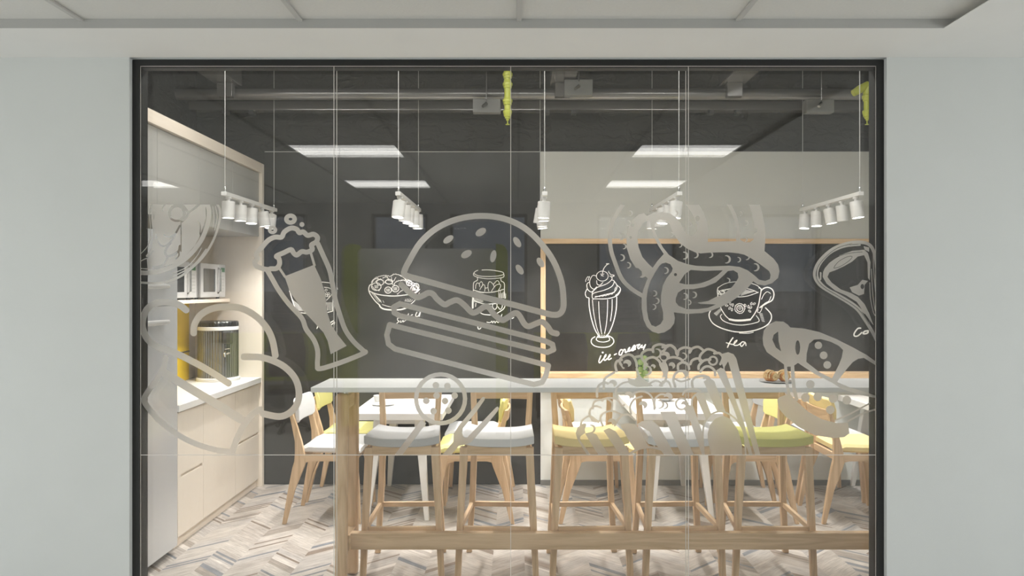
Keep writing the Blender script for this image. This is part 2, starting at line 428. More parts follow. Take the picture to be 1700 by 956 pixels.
# office shell behind the camera
for nm, sx in (('wall_office_left', -1), ('wall_office_right', 1)):
    a_, b_ = sorted((sx*5.2, sx*5.3))
    struct(nm, bx(a_, b_, -3.6, 4.05, 0, .25).box(a_, b_, -3.6, 4.05, 2.65, 2.95).box(a_, b_, -3.6, -2.6, .25, 2.65).box(a_, b_, 3.2, 4.05, .25, 2.65), 'owall')
    w = thing('window_%d' % (8 if sx < 0 else 9), None, None, (sx*5.25, .3, .25), kind='structure')  # side window added out of view as an opening for the fill light
    m_ = MB().box(-.03, .03, -2.9, 2.9, 0, .05).box(-.03, .03, -2.9, 2.9, 2.35, 2.4)
    for q in (-2.9, -1.46, -.02, 1.42, 2.85): m_.box(-.03, .03, q, q+.05, .05, 2.35)
    m_.build('window_frame', 'darkgrey', w); bx(-.004, .004, -2.85, 2.85, .05, 2.35).build('glass_pane', 'glass', w)
    l = bpy.data.lights.new('fill_daylight', 'AREA'); l.shape = 'RECTANGLE'; l.size = 2.3; l.size_y = 5.6; l.energy = DAY_FILL; l.color = (.97, 1, .985)
    o = bpy.data.objects.new('fill_daylight', l); C.objects.link(o); o.location = (sx*5.35, .3, 1.45); o.rotation_euler = (0, sx*PI/2, 0)  # unseen area light added to brighten the office walls and ceiling

WR = -2.9
wins = [(-4.3, -2.95), (-2.04, -1.26), (-.95, .13), (1.1, 2.2), (2.9, 4.2)]
mb = MB(); px = -5.2
for a, b in wins: mb.box(px, a, WR-.15, WR, 0, 2.9); px = b
mb.box(px, 5.2, WR-.15, WR, 0, 2.9)
for a, b in wins: mb.box(a, b, WR-.15, WR, 0, .9).box(a, b, WR-.15, WR, 2.7, 2.9)
struct('wall_rear', mb, 'owall')
for i, (a, b) in enumerate(wins):
    w = thing('window_%d' % (i+2), None, None, ((a+b)/2, WR-.1, .9), kind='structure'); hw = (b-a)/2
    bx(-hw, -hw+.04, -.03, .03, 0, 1.8).box(hw-.04, hw, -.03, .03, 0, 1.8).box(-hw+.04, hw-.04, -.03, .03, 0, .04).box(-hw+.04, hw-.04, -.03, .03, 1.76, 1.8).build('window_frame', 'darkgrey', w)
    bx(-hw+.04, hw-.04, -.004, .004, .04, 1.76).build('glass_pane', 'glass', w)

# glazed partition
w1 = thing('window_1', None, None, (0, 3.95, 0), kind='structure')
a = .036; zt = 2.779
fr = MB().box(OL, OL+a, 0, .09, 0, 2.806).box(OR-a, OR, 0, .09, 0, 2.806).box(OL+a, OR-a, 0, .09, zt, 2.806).box(OL+a, OR-a, 0, .09, 0, .04)
fr.build('window_frame', 'black', w1)
ed = [OL+a, -.932, -.037, .8625, OR-a]
for yy in (.012, .074):
    for i in range(4):
        bx(ed[i]+.0015, ed[i+1]-.0015, yy, yy+.006, .04, zt-.001).build('glass_pane', 'glass', w1)
for i in (1, 2, 3):
    for yy in (.012, .074):
        if i == 2 and yy > .05: continue
        bx(ed[i]-.0014, ed[i]+.0014, yy+.001, yy+.005, .04, zt-.001).build('joint', 'seal', w1)
for xe in (OL+a+.0002, OR-a-.0024): bx(xe, xe+.0022, .009, .011, .04, zt-.001).build('edge_seal', 'seal', w1)
bx(OL+a, OR-a, .009, .011, zt-.0035, zt-.001).build('edge_seal', 'seal', w1)
bx(OL+a, OR-a, .0095, .0108, .8105, .8135).build('film_edge', 'seal', w1)
bx(OL+a, OR-a, .020, .072, zt-.008, zt-.0005).build('head_channel', 'black', w1)

# ------------------------------------------------------------------ office lamps (recessed panels)
oc = [(-4.85, -3.9), (-1.925, -.985), (.985, 1.875)]
first = None
for r_, (y0, y1) in enumerate(((1.0, 1.53), (-1.13, -.55))):
    for c_, (x0, x1) in enumerate(oc):
        t = thing('ceiling_light', '%s rectangular office ceiling light, %s' % (('nearest-row', 'second-row')[r_], ('far left', 'left of centre', 'right of centre')[c_]) + ', mirrored in the glass', 'ceiling light', ((x0+x1)/2, (y0+y1)/2, 2.85), group='office ceiling lights')
        hx, hy = (x1-x0)/2-.012, (y1-y0)/2
        bx(-hx, hx, -hy, -hy+.02, -.02, -.001).box(-hx, hx, hy-.02, hy, -.02, -.001).box(-hx, -hx+.02, -hy+.02, hy-.02, -.02, -.001).box(hx-.02, hx, -hy+.02, hy-.02, -.02, -.001).build('frame', 'lampbody', t)
        bx(-hx+.02, hx-.02, -hy+.02, hy-.02, -.014, -.001).build('diffuser', 'panel', t)

# acoustic divider, desks and chairs of the office (seen as reflections)
dv = thing('acoustic_screen', 'high grey upholstered screen with lime green sides, mirrored in the glass', 'screen', (-1.05, -1.15, 0))
def rr(w, h0, h1, r): 
    p = [(-w, h0), (w, h0)]
    p += [(w-r+r*math.cos(t), h1-r+r*math.sin(t)) for t in [PI/2*i/6 for i in range(7)]]
    p += [(-w+r-r*math.sin(t), h1-r+r*math.cos(t)) for t in [PI/2*i/6 for i in range(7)]]
    return p
MB().prism(rr(.80, .1, 2.12, .06), 'y', -.06, .06).build('padded_panel', 'divgrey', dv, smooth=True)
MB().prism([(.80, .1), (.93, .1)]+[(.93-.1+.1*math.cos(t), 2.06+.1*math.sin(t)) for t in [PI/2*i/6 for i in range(7)]]+[(.80, 2.16)], 'y', -.1, .3).build('side_wing', 'divgreen', dv, smooth=True)
MB().prism([(-.80, .1), (-.93, .1)]+[(-.83-.1*math.cos(t), 2.06+.1*math.sin(t)) for t in [PI/2*i/6 for i in range(7)]]+[(-.80, 2.16)], 'y', -.1, .3).build('side_wing', 'divgreen', dv, smooth=True)
bx(-.9, -.8, -.2, .3, 0, .1).build('foot', 'darkgrey', dv); bx(.8, .9, -.2, .3, 0, .1).build('foot', 'darkgrey', dv)
def desk(x, y, w, lab):
    t = thing('desk', lab, 'desk', (x, y-.35, 0), group='office desks')
    bx(-w/2, w/2, -.35, .35, .72, .75).build('desk_top', 'deskw', t, bevel=.003)
    for sx in (-1, 1):
        for sy in (-1, 1):
            MB().leg((sx*(w/2-.06), sy*.3, 0), .04, .04, (sx*(w/2-.06), sy*.3, .72), .04, .04).build('leg', 'darkgrey', t)
    bx(-w/2, w/2, .36, .39, .5, 1.1).build('privacy_screen', 'divgreen', t, bevel=.01)
    return t
desk(-2.9, -1.9, 1.5, 'pale office desk with green screen left of the grey screen, mirrored in the glass')
desk(1.0, -2.0, 1.6, 'pale office desk with green screen right of the grey screen, mirrored in the glass')
def ochair(x, y, rz, lab):
    t = thing('office_chair', lab, 'office chair', (x, y, 0), rz, group='office chairs')
    b = MB()
    for k in range(5):
        an = 2*PI*k/5; b.tube([(0, 0, .12), (.28*math.cos(an), .28*math.sin(an), .06)], [.022, .014])
    b.build('star_base', 'darkgrey', t)
    for k in range(5):
        an = 2*PI*k/5
        MB().lathe([(.001, -.012), (.028, -.012), (.028, .012), (.001, .012)], n=14, mat=Matrix.Rotation(PI/2, 4, 'X')).build('castor', 'black', t).location = (.28*math.cos(an), .28*math.sin(an), .028)
    MB().tube([(0, 0, .1), (0, 0, .44)], .025).build('column', 'chrome', t)
    bx(-.24, .24, -.24, .22, .44, .51).build('seat', 'darkgrey', t, bevel=.03)
    MB().prism([(-.22, .6), (.22, .6), (.24, .9), (.2, 1.12), (-.2, 1.12), (-.24, .9)], 'y', .22, .27).build('backrest', 'darkgrey', t, bevel=.02)
    MB().tube([(0, .1, .44), (0, .27, .5), (0, .28, .7)], .02).build('back_bracket', 'darkgrey', t)
    return t
ochair(-2.7, -1.2, 2.8, 'black office chair left of the grey screen, mirrored in the glass')
ochair(.55, -1.25, 3.4, 'black office chair just right of the grey screen, mirrored in the glass')
ochair(1.45, -1.2, 2.9, 'black office chair furthest right, mirrored in the glass')

# ground outside the office windows
gm, nt, b = newmat('outside_ground')
tc = nt.nodes.new('ShaderNodeTexCoord'); nn = nt.nodes.new('ShaderNodeTexNoise'); nn.inputs['Scale'].default_value = .02; nn.inputs['Detail'].default_value = 10; nn.inputs['Roughness'].default_value = .7
cr = nt.nodes.new('ShaderNodeValToRGB'); e = cr.color_ramp.elements; e[0].position = .4; e[0].color = (.04, .05, .03, 1); e[1].position = .6; e[1].color = (.28, .24, .20, 1)
nt.links.new(tc.outputs['Object'], nn.inputs['Vector']); nt.links.new(nn.outputs['Fac'], cr.inputs[0]); nt.links.new(cr.outputs[0], b.inputs['Base Color'])
g = MB().add([(-4000, -9000, -25), (4000, -9000, -25), (4000, -30, -25), (-4000, -30, -25)], [(0, 1, 2, 3)]).build('outside_ground', gm); g['kind'] = 'structure'

# ------------------------------------------------------------------ built-in kitchen along the left wall
XF = -2.165
y_mods = [(4.36, 4.78), (4.98, 5.39), (5.39, 6.0), (6.0, 6.545)]
blabs = ['', 'birch base cabinet with a drawer slot, next to the fridge', 'plain birch base cabinet with one undivided front, middle of the row', 'birch base cabinet with a drawer slot, at the back wall end of the row']
for i in (1, 2, 3):
    y0, y1 = y_mods[i]; t = thing('base_cabinet', blabs[i], 'cabinet', (XF, (y0+y1)/2, 0), group='birch base cabinets'); h = (y1-y0)/2
    bx(-.53, -.021, -h+.001, h-.001, .07, .868).build('body', 'ply_z', t)
    bx(-.50, -.025, -h+.001, h-.001, 0, .07).build('plinth', 'ply_y', t)
    if i == 2: bx(-.02, 0, -h+.0015, h-.0015, .07, .862).build('door', 'ply_z', t, bevel=.001)
    else:
        bx(-.02, 0, -h+.0015, h-.0015, .07, .442).build('drawer', 'ply_z', t, bevel=.001)
        bx(-.02, 0, -h+.0015, h-.0015, .460, .862).box(-.02, 0, -h+.0015, -h+.05, .442, .460).box(-.02, 0, h-.02, h-.0015, .442, .460).build('drawer', 'ply_z', t, bevel=.001)
        bx(-.0209, -.016, -h+.05, h-.02, .443, .459).build('grip_recess', 'ply_y', t)
ct = bx(-2.70, -2.145, 4.96, 6.547, .870, .915).build('countertop', 'counter', bevel=.003)
tag(ct, 'white countertop on the birch base cabinets by the left wall', 'countertop')
ep = bx(-2.715, -2.14, 6.549, 6.60, 0, 2.70).build('end_panel', 'ply_z', bevel=.001)
tag(ep, 'full-height birch side panel closing the kitchen cabinets at the back wall', 'panel')
bk = bx(-2.7199, -2.70, 4.96, 6.547, .917, 2.088).build('backsplash', 'ply_z')
tag(bk, 'birch backsplash panel behind the counter and microwaves', 'backsplash')
um = [(4.07, 4.70), (4.70, 5.33), (5.33, 5.94), (5.94, 6.545)]
ul = ['pale grey upper cabinet nearest the glass wall', 'pale grey upper cabinet second from the glass wall', 'pale grey upper cabinet above the left microwave', 'pale grey upper cabinet at the birch end panel']
for (y0, y1), lb in zip(um, ul):
    t = thing('upper_cabinet', lb, 'cabinet', (XF, (y0+y1)/2, 2.09), group='pale upper cabinets'); h = (y1-y0)/2
    bx(-.5549, -.021, -h+.001, h-.001, .0, .528).build('body', 'cab', t)
    bx(-.02, 0, -h+.0012, h-.0012, .0, .528).build('door', 'cab', t, bevel=.001)
fa = bx(-2.70, -2.14, 4.07, 6.547, 2.622, 2.70).build('cornice', 'ply_y', bevel=.001)
tag(fa, 'birch top board above the pale upper cabinets', 'cornice')
# fridge
t = thing('refrigerator', 'tall glossy silver-white refrigerator with two bar handles, at the left frame', 'refrigerator', (-2.13, 4.52, 0))
def rdoor(z0, z1):
    pr = [(-.08, -.40), (-.03, -.40)]+[(-.03+.03*math.sin(a_), -.37-.03*math.cos(a_)) for a_ in [PI/2*i/5 for i in range(1, 6)]]
    pr += [(0, .37)]+[(-.03+.03*math.cos(a_), .37+.03*math.sin(a_)) for a_ in [PI/2*i/5 for i in range(1, 6)]]+[(-.08, .40)]
    return MB().loft([[(u, v, z0) for u, v in pr], [(u, v, z1) for u, v in pr]])
bx(-.56, -.085, -.395, .395, .04, 2.0).build('body', 'fridge', t, bevel=.005)
d1 = rdoor(.05, 1.548).build('door', 'fridge', t, smooth=True); d2 = rdoor(1.56, 2.0).build('door', 'fridge', t, smooth=True)
for d, z in ((d1, 1.455), (d2, 1.668)):
    MB().tube([(0, -.33, z), (.04, -.31, z), (.045, -.1, z), (.045, .10, z), (.03, .18, z), (0, .19, z)], [.014, .016, .016, .015, .013, .010]).build('handle', 'handle', d, smooth=True)
bx(-.5, -.1, -.38, .38, .012, .04).build('base_grille', 'black', t)
for sx in (-.48, -.13):
    for sy in (-.34, .34):
        MB().lathe([(.02, 0), (.02, .015)], (sx, sy, 0), 14).build('foot', 'black', t)
# shelf, microwaves
sh = bx(-2.70, -2.41, 5.0, 6.547, 1.545, 1.572).build('shelf', 'ply_y', bevel=.001)
tag(sh, 'birch shelf under the microwaves', 'shelf')
def micro(y, lab):
    t = thing('microwave', lab, 'microwave', (-2.40, y, 1.574), group='microwaves on the shelf')
    bx(-.29, -.021, -.25, .25, .012, .275).build('body', 'appliance', t, bevel=.006)
    d = bx(-.02, 0, -.25, .12, .012, .275).build('door', 'appliance', t, bevel=.004)
    bx(-.002, .002, -.20, .03, .055, .235).build('door_window', 'dglass', d, bevel=.002)
    MB().tube([(.0, .085, .045), (.022, .085, .06), (.022, .085, .23), (.0, .085, .245)], .008).build('handle', 'chrome', d, smooth=True)
    p = bx(-.02, 0, .122, .25, .012, .275).build('control_panel', 'appliance', t, bevel=.004)
    bx(0, .002, .15, .225, .215, .25).build('display', 'green_disp', p)
    for r_ in range(6):
        for c_ in range(3): bx(0, .0015, .155+.025*c_, .172+.025*c_, .05+.025*r_, .062+.025*r_).build('button', 'cab', p)
    for sx in (-.26, -.05):
        for sy in (-.21, .21): MB().lathe([(.014, 0), (.014, .0125)], (sx, sy, 0), 12).build('foot', 'black', t)
micro(6.175, 'white microwave on the shelf, the one nearer the back wall')
micro(5.60, 'white microwave on the shelf, the one nearer the fridge')
t = thing('yellow_cupboard', 'yellow cupboard door standing on the counter under the shelf, with a chrome handle', 'cupboard', (-2.697, 5.9, .917))
bx(0, .022, -.60, .47, .0, .625).build('door', 'yellow', t, bevel=.003)
MB().tube([(.022, .10, .235), (.05, .12, .235), (.05, .40, .235), (.022, .42, .235)], .007).build('handle', 'chrome', t, smooth=True)
# water boiler
t = thing('water_boiler', 'ribbed steel drum-shaped hot water boiler with chrome tap on the counter', 'water boiler', (-2.43, 6.345, .915))
MB().lathe([(.168, .0), (.170, .004), (.170, .022), (.160, .028)], n=48).build('base', 'china', t, smooth=True)
MB().lathe([(.155, .028), (.157, .035), (.157, .40), (.155, .405)], n=96, rib=-.005).build('body', 'steel', t)
MB().lathe([(.156, .405), (.1605, .408), (.1605, .432), (.156, .435)], n=48).build('band', 'china', t, smooth=True)
MB().lathe([(.154, .435), (.158, .44), (.158, .468), (.152, .478), (.06, .482), (.001, .482)], n=72, rib=-.003).build('lid', 'steel_dark', t)
pr = MB().box(.09, .162, -.155, -.10, .30, .40); pr.build('tap_housing', 'darkgrey', t, bevel=.01)
MB().tube([(.12, -.09, .225), (.12, -.175, .225), (.12, -.185, .20)], [.012, .012, .009]).build('tap', 'chrome', t, smooth=True)
MB().tube([(.12, -.165, .235), (.12, -.17, .262), (.155, -.17, .268)], [.006, .006, .006]).build('tap_lever', 'chrome', t, smooth=True)

# ------------------------------------------------------------------ bar table
t = thing('bar_table', 'long white-topped oak bar table standing across the room behind the glass', 'bar table', (.65, 4.44, 0))
bx(-1.77, 1.85, -.212, .22, 1.092, 1.12).build('table_top', 'white', t, bevel=.003)
for sx in (-1, 1):
    MB().leg((sx*1.628, -.108, 0), .064, .062, (sx*1.622, -.108, 1.075), .07, .066).build('leg', 'oak_z', t, bevel=.022, seg=4)
    MB().leg((sx*1.612, .115, 0), .062, .058, (sx*1.610, .105, 1.075), .070, .062).build('leg', 'oak_z', t, bevel=.014, seg=3)
    bx(min(sx*1.585, sx*1.645), max(sx*1.585, sx*1.645), -.085, .09, .195, .282).build('cross_rail', 'oak_y', t, bevel=.004)
    for yy in (-.108, .105): MB().lathe([(.016, 1.075), (.016, 1.0925)], (sx*1.6, yy, 0), 18).build('spacer', 'chrome', t, smooth=True)
    bx(min(sx*1.59, sx*1.64), max(sx*1.59, sx*1.64), -.072, .07, .985, 1.06).build('top_rail', 'oak_y', t, bevel=.004)
bx(-1.59, 1.59, -.055, -.005, .190, .284).build('foot_rail', 'oak_x', t, bevel=.005)

# ------------------------------------------------------------------ bar stools
def saddle(fab):
    m = MB(); nx, ny = 14, 8; top = []; 
    def P(i, j, lo):
        u = -1+2*i/nx; v = j/ny; hw = .214+(.190-.214)*v
        x = u*hw; y = -.235+.40*v
        z = .768+.022*abs(u)**3
        z += (.0 if lo else .052)
        e = max(abs(u), abs(2*v-1))
        if not lo and e > .98: z -= .006
        if not lo: z += .006*(abs(2*v-1)**3)*0
        return (x, y, z-.018)
    vs = [P(i, j, False) for j in range(ny+1) for i in range(nx+1)]+[P(i, j, True) for j in range(ny+1) for i in range(nx+1)]
    K = (nx+1)*(ny+1); q = lambda i, j: j*(nx+1)+i; fs = []
    for j in range(ny):
        for i in range(nx):
            fs.append((q(i, j), q(i+1, j), q(i+1, j+1), q(i, j+1))); fs.append((K+q(i, j+1), K+q(i+1, j+1), K+q(i+1, j), K+q(i, j)))
    for i in range(nx): fs.append((K+q(i, 0), K+q(i+1, 0), q(i+1, 0), q(i, 0))); fs.append((q(i, ny), q(i+1, ny), K+q(i+1, ny), K+q(i, ny)))
    for j in range(ny): fs.append((q(0, j), q(0, j+1), K+q(0, j+1), K+q(0, j))); fs.append((K+q(nx, j), K+q(nx, j+1), q(nx, j+1), q(nx, j)))
    return m.add(vs, fs)
def make_stool(fab, lab):
    t = thing('bar_stool', lab, 'bar stool', group='bar stools at the long table')
    saddle(fab).build('seat', fab, t, bevel=.004, seg=2)
    for sx in (-1, 1):
        MB().legpath([(sx*.224, -.207, 0, .034, .036), (sx*.206, -.208, .40, .038, .040), (sx*.189, -.21, .70, .044, .044), (sx*.189, -.21, .748, .044, .040)]).build('leg', 'oak_z', t, bevel=.004)
        MB().legpath([(sx*.205, .225, 0, .034, .036), (sx*.180, .205, .40, .036, .042), (sx*.168, .192, .72, .038, .046), (sx*.168, .196, .82, .036, .040), (sx*.178, .215, 1.01, .034, .028)]).build('leg', 'oak_z', t, bevel=.004)
        pl = [(-.19, .29), (.19, .29), (.19, .325), (-.19, .325)]
        MB().hexa([(sx*.211-.011, -.19, .262), (sx*.211+.011, -.19, .262), (sx*.186+.011, .195, .292), (sx*.186-.011, .195, .292)],
                  [(sx*.211-.011, -.19, .292), (sx*.211+.011, -.19, .292), (sx*.186+.011, .195, .322), (sx*.186-.011, .195, .322)]).build('side_stretcher', 'oak_y', t, bevel=.003)
        MB().prism([(-.188, .705), (.172, .715), (.172, .752), (-.188, .748)], 'x', sx*.178-.012, sx*.178+.012).build('side_apron', 'oak_y', t, bevel=.003)
    bx(-.192, .192, -.221, -.199, .264, .294).build('front_stretcher', 'oak_x', t, bevel=.003)
    bx(-.168, .168, .198, .22, .292, .322).build('rear_stretcher', 'oak_x', t, bevel=.003)
    n = 10; pts = [(-.168+.336*i/n, .748+.018*abs(-1+2*i/n)**3) for i in range(n+1)]
    MB().prism(pts+[(.168, .702), (-.168, .702)], 'y', -.228, -.204).build('front_apron', 'oak_x', t)
    bx(-.15, .15, .182, .206, .70, .75).build('rear_apron', 'oak_x', t, bevel=.003)
    rg = []
    for i in range(13):
        u = -1+2*i/12; y = .222+.022*(1-u*u); x = u*.192
        rg.append([(x, y-.012, .962), (x, y+.012, .962), (x, y+.014, 1.012), (x, y-.010, 1.012)])
    MB().loft(rg).build('back_rail', 'oak_x', t, bevel=.004)
    return t
for x, rz, fab, lab in ((-.668, .025, 'grey_fab', 'grey seated oak bar stool nearest the left end of the bar table'),
                   (-.112, -.045, 'lgrey_fab', 'light grey seated oak bar stool, between the leftmost grey stool and the yellow one'),
                   (.41, .05, 'yel_fab', 'yellow seated oak bar stool in the middle of the row'),
                   (.94, .05, 'lgrey_fab', 'light grey seated oak bar stool, between the yellow and green stools'),
                   (1.47, -.01, 'grn_fab', 'green seated oak bar stool at the right of the row')):
    s_ = make_stool(fab, lab); s_.location = (x, 4.69, 0); s_.rotation_euler.z = rz

# ------------------------------------------------------------------ dining chairs and tables
def make_chair(fab, lab):
    t = thing('dining_chair', lab, 'chair', group='padded oak dining chairs')
    rg = []
    for i in range(9):       # cushion loft along y with rounded section
        v = i/8; y = -.27+.42*v; hw = .235-.02*v; th = .056 if 0 < i < 8 else .034; zz = .495+.012*max(0, (v-.6))
        r = []
        for x_, z_ in ((-hw, .012), (-hw+.012, 0), (hw-.012, 0), (hw, .012), (hw, th-.018), (hw-.018, th), (0, th-.004), (-hw+.018, th), (-hw, th-.018)):
            r.append((x_, y, zz+z_))
        rg.append(r)
    MB().loft(rg).build('seat', fab, t, smooth=True)
    for sx in (-1, 1):
        MB().legpath([(sx*.232, -.262, 0, .028, .026), (sx*.228, -.245, .30, .032, .036), (sx*.224, -.225, .42, .034, .052), (sx*.224, -.22, .485, .034, .06)]).build('leg', 'oak_z', t, bevel=.004)
        MB().legpath([(sx*.235, .262, 0, .028, .028), (sx*.229, .212, .24, .032, .048), (sx*.225, .166, .395, .034, .080), (sx*.222, .152, .44, .034, .082), (sx*.222, .156, .50, .034, .066), (sx*.222, .166, .58, .032, .048), (sx*.224, .195, .70, .030, .036), (sx*.224, .222, .80, .028, .024)]).build('leg', 'oak_z', t, bevel=.004)
        pr = [(-.215, .485), (-.215, .40), (-.185, .428), (-.15, .440), (.08, .440), (.12, .430), (.15, .40), (.17, .485)]
        MB().prism(pr, 'x', sx*.224-.012, sx*.224+.012).build('side_rail', 'oak_y', t)
    bx(-.21, .21, -.235, -.212, .435, .485).build('front_rail', 'oak_x', t, bevel=.003)
    bx(-.21, .21, .14, .163, .435, .485).build('rear_rail', 'oak_x', t, bevel=.003)
    rg = []; rp = []
    for i in range(13):
        u = -1+2*i/12; x = u*.225; y = .200+.028*(1-u*u)
        rg.append([(x, y-.008, .715), (x, y+.008, .715), (x, y+.020, .795), (x, y+.004, .795)])
        a_ = 1 if abs(u) < .95 else .8
        yy = y-.012; x = u*.218
        rp.append([(x, yy-.026, .705+.08*(1-a_)), (x, yy+.0, .70+.08*(1-a_)), (x, yy+.006, .78), (x, yy+.018, .868-.06*(1-a_)), (x, yy-.004, .878-.06*(1-a_)), (x, yy-.026, .80)])
    MB().loft(rg).build('back_rail', 'oak_x', t)
    MB().loft(rp).build('back_pad', fab, t, bevel=.006, smooth=True)
    return t
chs = [(-1.38, 5.74, PI/2, 'lgrey_fab', 'light grey padded oak chair left of the left table, nearer the glass'),
       (-1.38, 6.31, PI/2, 'lim_fab', 'lime yellow padded oak chair left of the left table, by the black wall'),
       (-.30, 5.74, -PI/2, 'lim_fab', 'lime yellow padded oak chair on the right side of the left table'),
       (-.30, 6.31, -PI/2, 'grey_fab', 'grey padded oak chair at the black wall on the right side of the left table'),
       (.56, 5.74, PI/2, 'yel_fab', 'yellow padded oak chair on the left side of the middle table'),
       (.56, 6.28, PI/2, 'grey_fab', 'grey padded oak chair at the white wall on the left side of the middle table'),
       (1.70, 5.74, -PI/2, 'lim_fab', 'lime green padded oak chair on the right side of the middle table'),
       (1.78, 6.28, -PI/2, 'grey_fab', 'grey padded oak chair at the white wall on the right side of the middle table'),
       (2.41, 5.74, PI/2, 'yel_fab', 'yellow padded oak chair at the right-hand table, nearer the glass'),
       (2.41, 6.28, PI/2, 'lgrey_fab', 'light grey padded oak chair at the right-hand table, by the white wall')]
for x, y, rz, fab, lab in chs:
    c = make_chair(fab, lab); c.location = (x, y, 0); c.rotation_euler.z = rz
def make_table(x, w, lab):
    t = thing('dining_table', lab, 'table', (x, 6.08, 0), group='white dining tables')
    bx(-w/2, w/2, -.50, .51, .715, .765).build('table_top', 'white', t, bevel=.004)
    for sx in (-1, 1):
        for sy in (-1, 1):
            MB().leg((sx*.215, sy*.49, 0), .034, .034, (sx*.145, sy*.36, .714), .075, .075).build('leg', 'white', t, bevel=.006)
    bx(-.13, .13, -.33, .33, .66, .713).build('under_frame', 'white', t, bevel=.003)
    return t
make_table(-.865, .655, 'white dining table on splayed legs in front of the black chalkboard wall, left')
make_table(1.17, .66, 'white dining table on splayed legs below the framed chalkboard, middle')
make_table(3.02, .66, 'white dining table at the right edge of the glass wall')

# ------------------------------------------------------------------ things on the tables
t = thing('plate', 'thin white plate under the two croissants on the bar table', 'plate', (1.475, 4.47, 1.1205))
MB().lathe([(.045, 0), (.05, .003), (.095, .008), (.096, .010), (.05, .006), (.001, .005)], n=40).build('dish', 'china', t, smooth=True)
def croissant(x, y, rz, lab):
    t = thing('croissant', lab, 'croissant', (x, y, 1.1245), rz, group='croissants on the plate')
    prof = [(-.040, .019), (-.038, .024), (-.030, .028), (-.024, .0265), (-.018, .031), (-.010, .032), (-.004, .0305), (.002, .033), (.012, .033), (.018, .031), (.024, .029), (.032, .022), (.040, .013), (.043, .004)]
    cx_ = lambda y_: .010*(y_/.04)**2
    MB().loft([[(cx_(y_)+r*math.cos(q), y_, r*.95*math.sin(q)+max(.031, r)) for q in [2*PI*j/28 for j in range(28)]] for y_, r in prof]).build('roll', 'pastry', t, smooth=True)
    sp = [(cx_(.04)+(.003+.0165*u)*math.cos(2.3*2*PI*u), -.0405, .031+(.003+.0165*u)*math.sin(2.3*2*PI*u)) for u in [j/46 for j in range(47)]]
    MB().tube(sp, .0036, 8).build('spiral_end', 'pastry2', t, smooth=True)
    for y_, r in ((-.027, .0285), (-.014, .0325), (-.001, .0325), (.015, .033), (.027, .027)):
        MB().tube([(cx_(y_)+(r+.0006)*math.cos(q), y_+.006*math.cos(q), (r+.0006)*.95*math.sin(q)+max(.031, r)) for q in [-.3+(PI+.6)*j/16 for j in range(17)]], .0034, 6).build('crust_fold', 'pastry2', t, smooth=True)
    return t
croissant(1.432, 4.455, .25, 'golden croissant lying on the plate, the left one')
croissant(1.512, 4.462, -.3, 'golden croissant lying on the plate, the right one')
t = thing('water_glass', 'tall glass of water packed with lime slices on the bar table', 'glass', (.715, 4.50, 1.12))
MB().lathe([(.030, 0), (.037, .002), (.039, .15), (.0365, .15), (.0345, .008), (.001, .006)], n=32).build('tumbler', 'glassware', t, smooth=True)
rd = random.Random(3)
for k in range(6):
    mt = Matrix.Rotation(PI/2+rd.uniform(-.35, .35), 4, 'X') @ Matrix.Rotation(rd.uniform(-.5, .5), 4, 'Y')
    s_ = MB().lathe([(.0155, -.002), (.0185, -.002), (.0185, .002), (.0155, .002)], n=24, mat=mt).build('lime_slice', 'lime', t)
    s_.location = ((-.012, .013)[k % 2], rd.uniform(-.012, .006), .028+.0205*k)
    MB().lathe([(.001, -.0023), (.0154, -.0023), (.0154, .0023), (.001, .0023)], n=24, mat=mt).build('flesh', 'limeflesh', s_)
def cup(x, y, lab):
    t = thing('coffee_cup', lab, 'cup', (x, y, .767), .6)
    MB().lathe([(.018, 0), (.028, .01), (.036, .05), (.034, .05), (.026, .012), (.001, .008)], n=28).build('bowl', 'china', t, smooth=True)
    MB().tube([(.033, 0, .042), (.052, 0, .04), (.052, 0, .02), (.029, 0, .014)], .0035, 8).build('handle', 'china', t, smooth=True)
cup(-1.10, 6.15, 'white coffee cup near the back of the left dining table')
t = thing('saucer', 'dark-shadowed white saucer on the left dining table', 'saucer', (-1.03, 5.98, .766))
MB().lathe([(.04, 0), (.085, .008), (.088, .012), (.05, .006), (.001, .005)], n=36).build('dish', 'china', t, smooth=True)
t['label'] = 'white saucer with a small spoon on the left dining table'
MB().tube([(-.03, -.02, .011), (.02, .0, .010), (.07, .01, .016)], [.006, .002, .002], 8).build('spoon', 'chrome', t, smooth=True)
t = thing('small_bowl', 'small shallow bowl of green leaves on the middle dining table', 'bowl', (1.17, 6.2, .766))
MB().lathe([(.03, 0), (.06, .02), (.075, .03), (.07, .03), (.03, .006), (.001, .004)], n=32).build('dish', 'china', t, smooth=True)
rd = random.Random(5); m = MB()
for k in range(26):
    a_ = rd.uniform(0, 6.28); r = rd.uniform(0, .05); x, y, z = r*math.cos(a_), r*math.sin(a_), .022+rd.uniform(0, .03); d = rd.uniform(0, 6.28)
    m.add([(x, y, z), (x+.022*math.cos(d), y+.022*math.sin(d), z+.01), (x+.034*math.cos(d+.3), y+.034*math.sin(d+.3), z+.004), (x+.02*math.cos(d+.7), y+.02*math.sin(d+.7), z+.006)], [(0, 1, 2, 3)])
m.build('green_leaves', 'limeflesh', t)['kind'] = 'stuff'

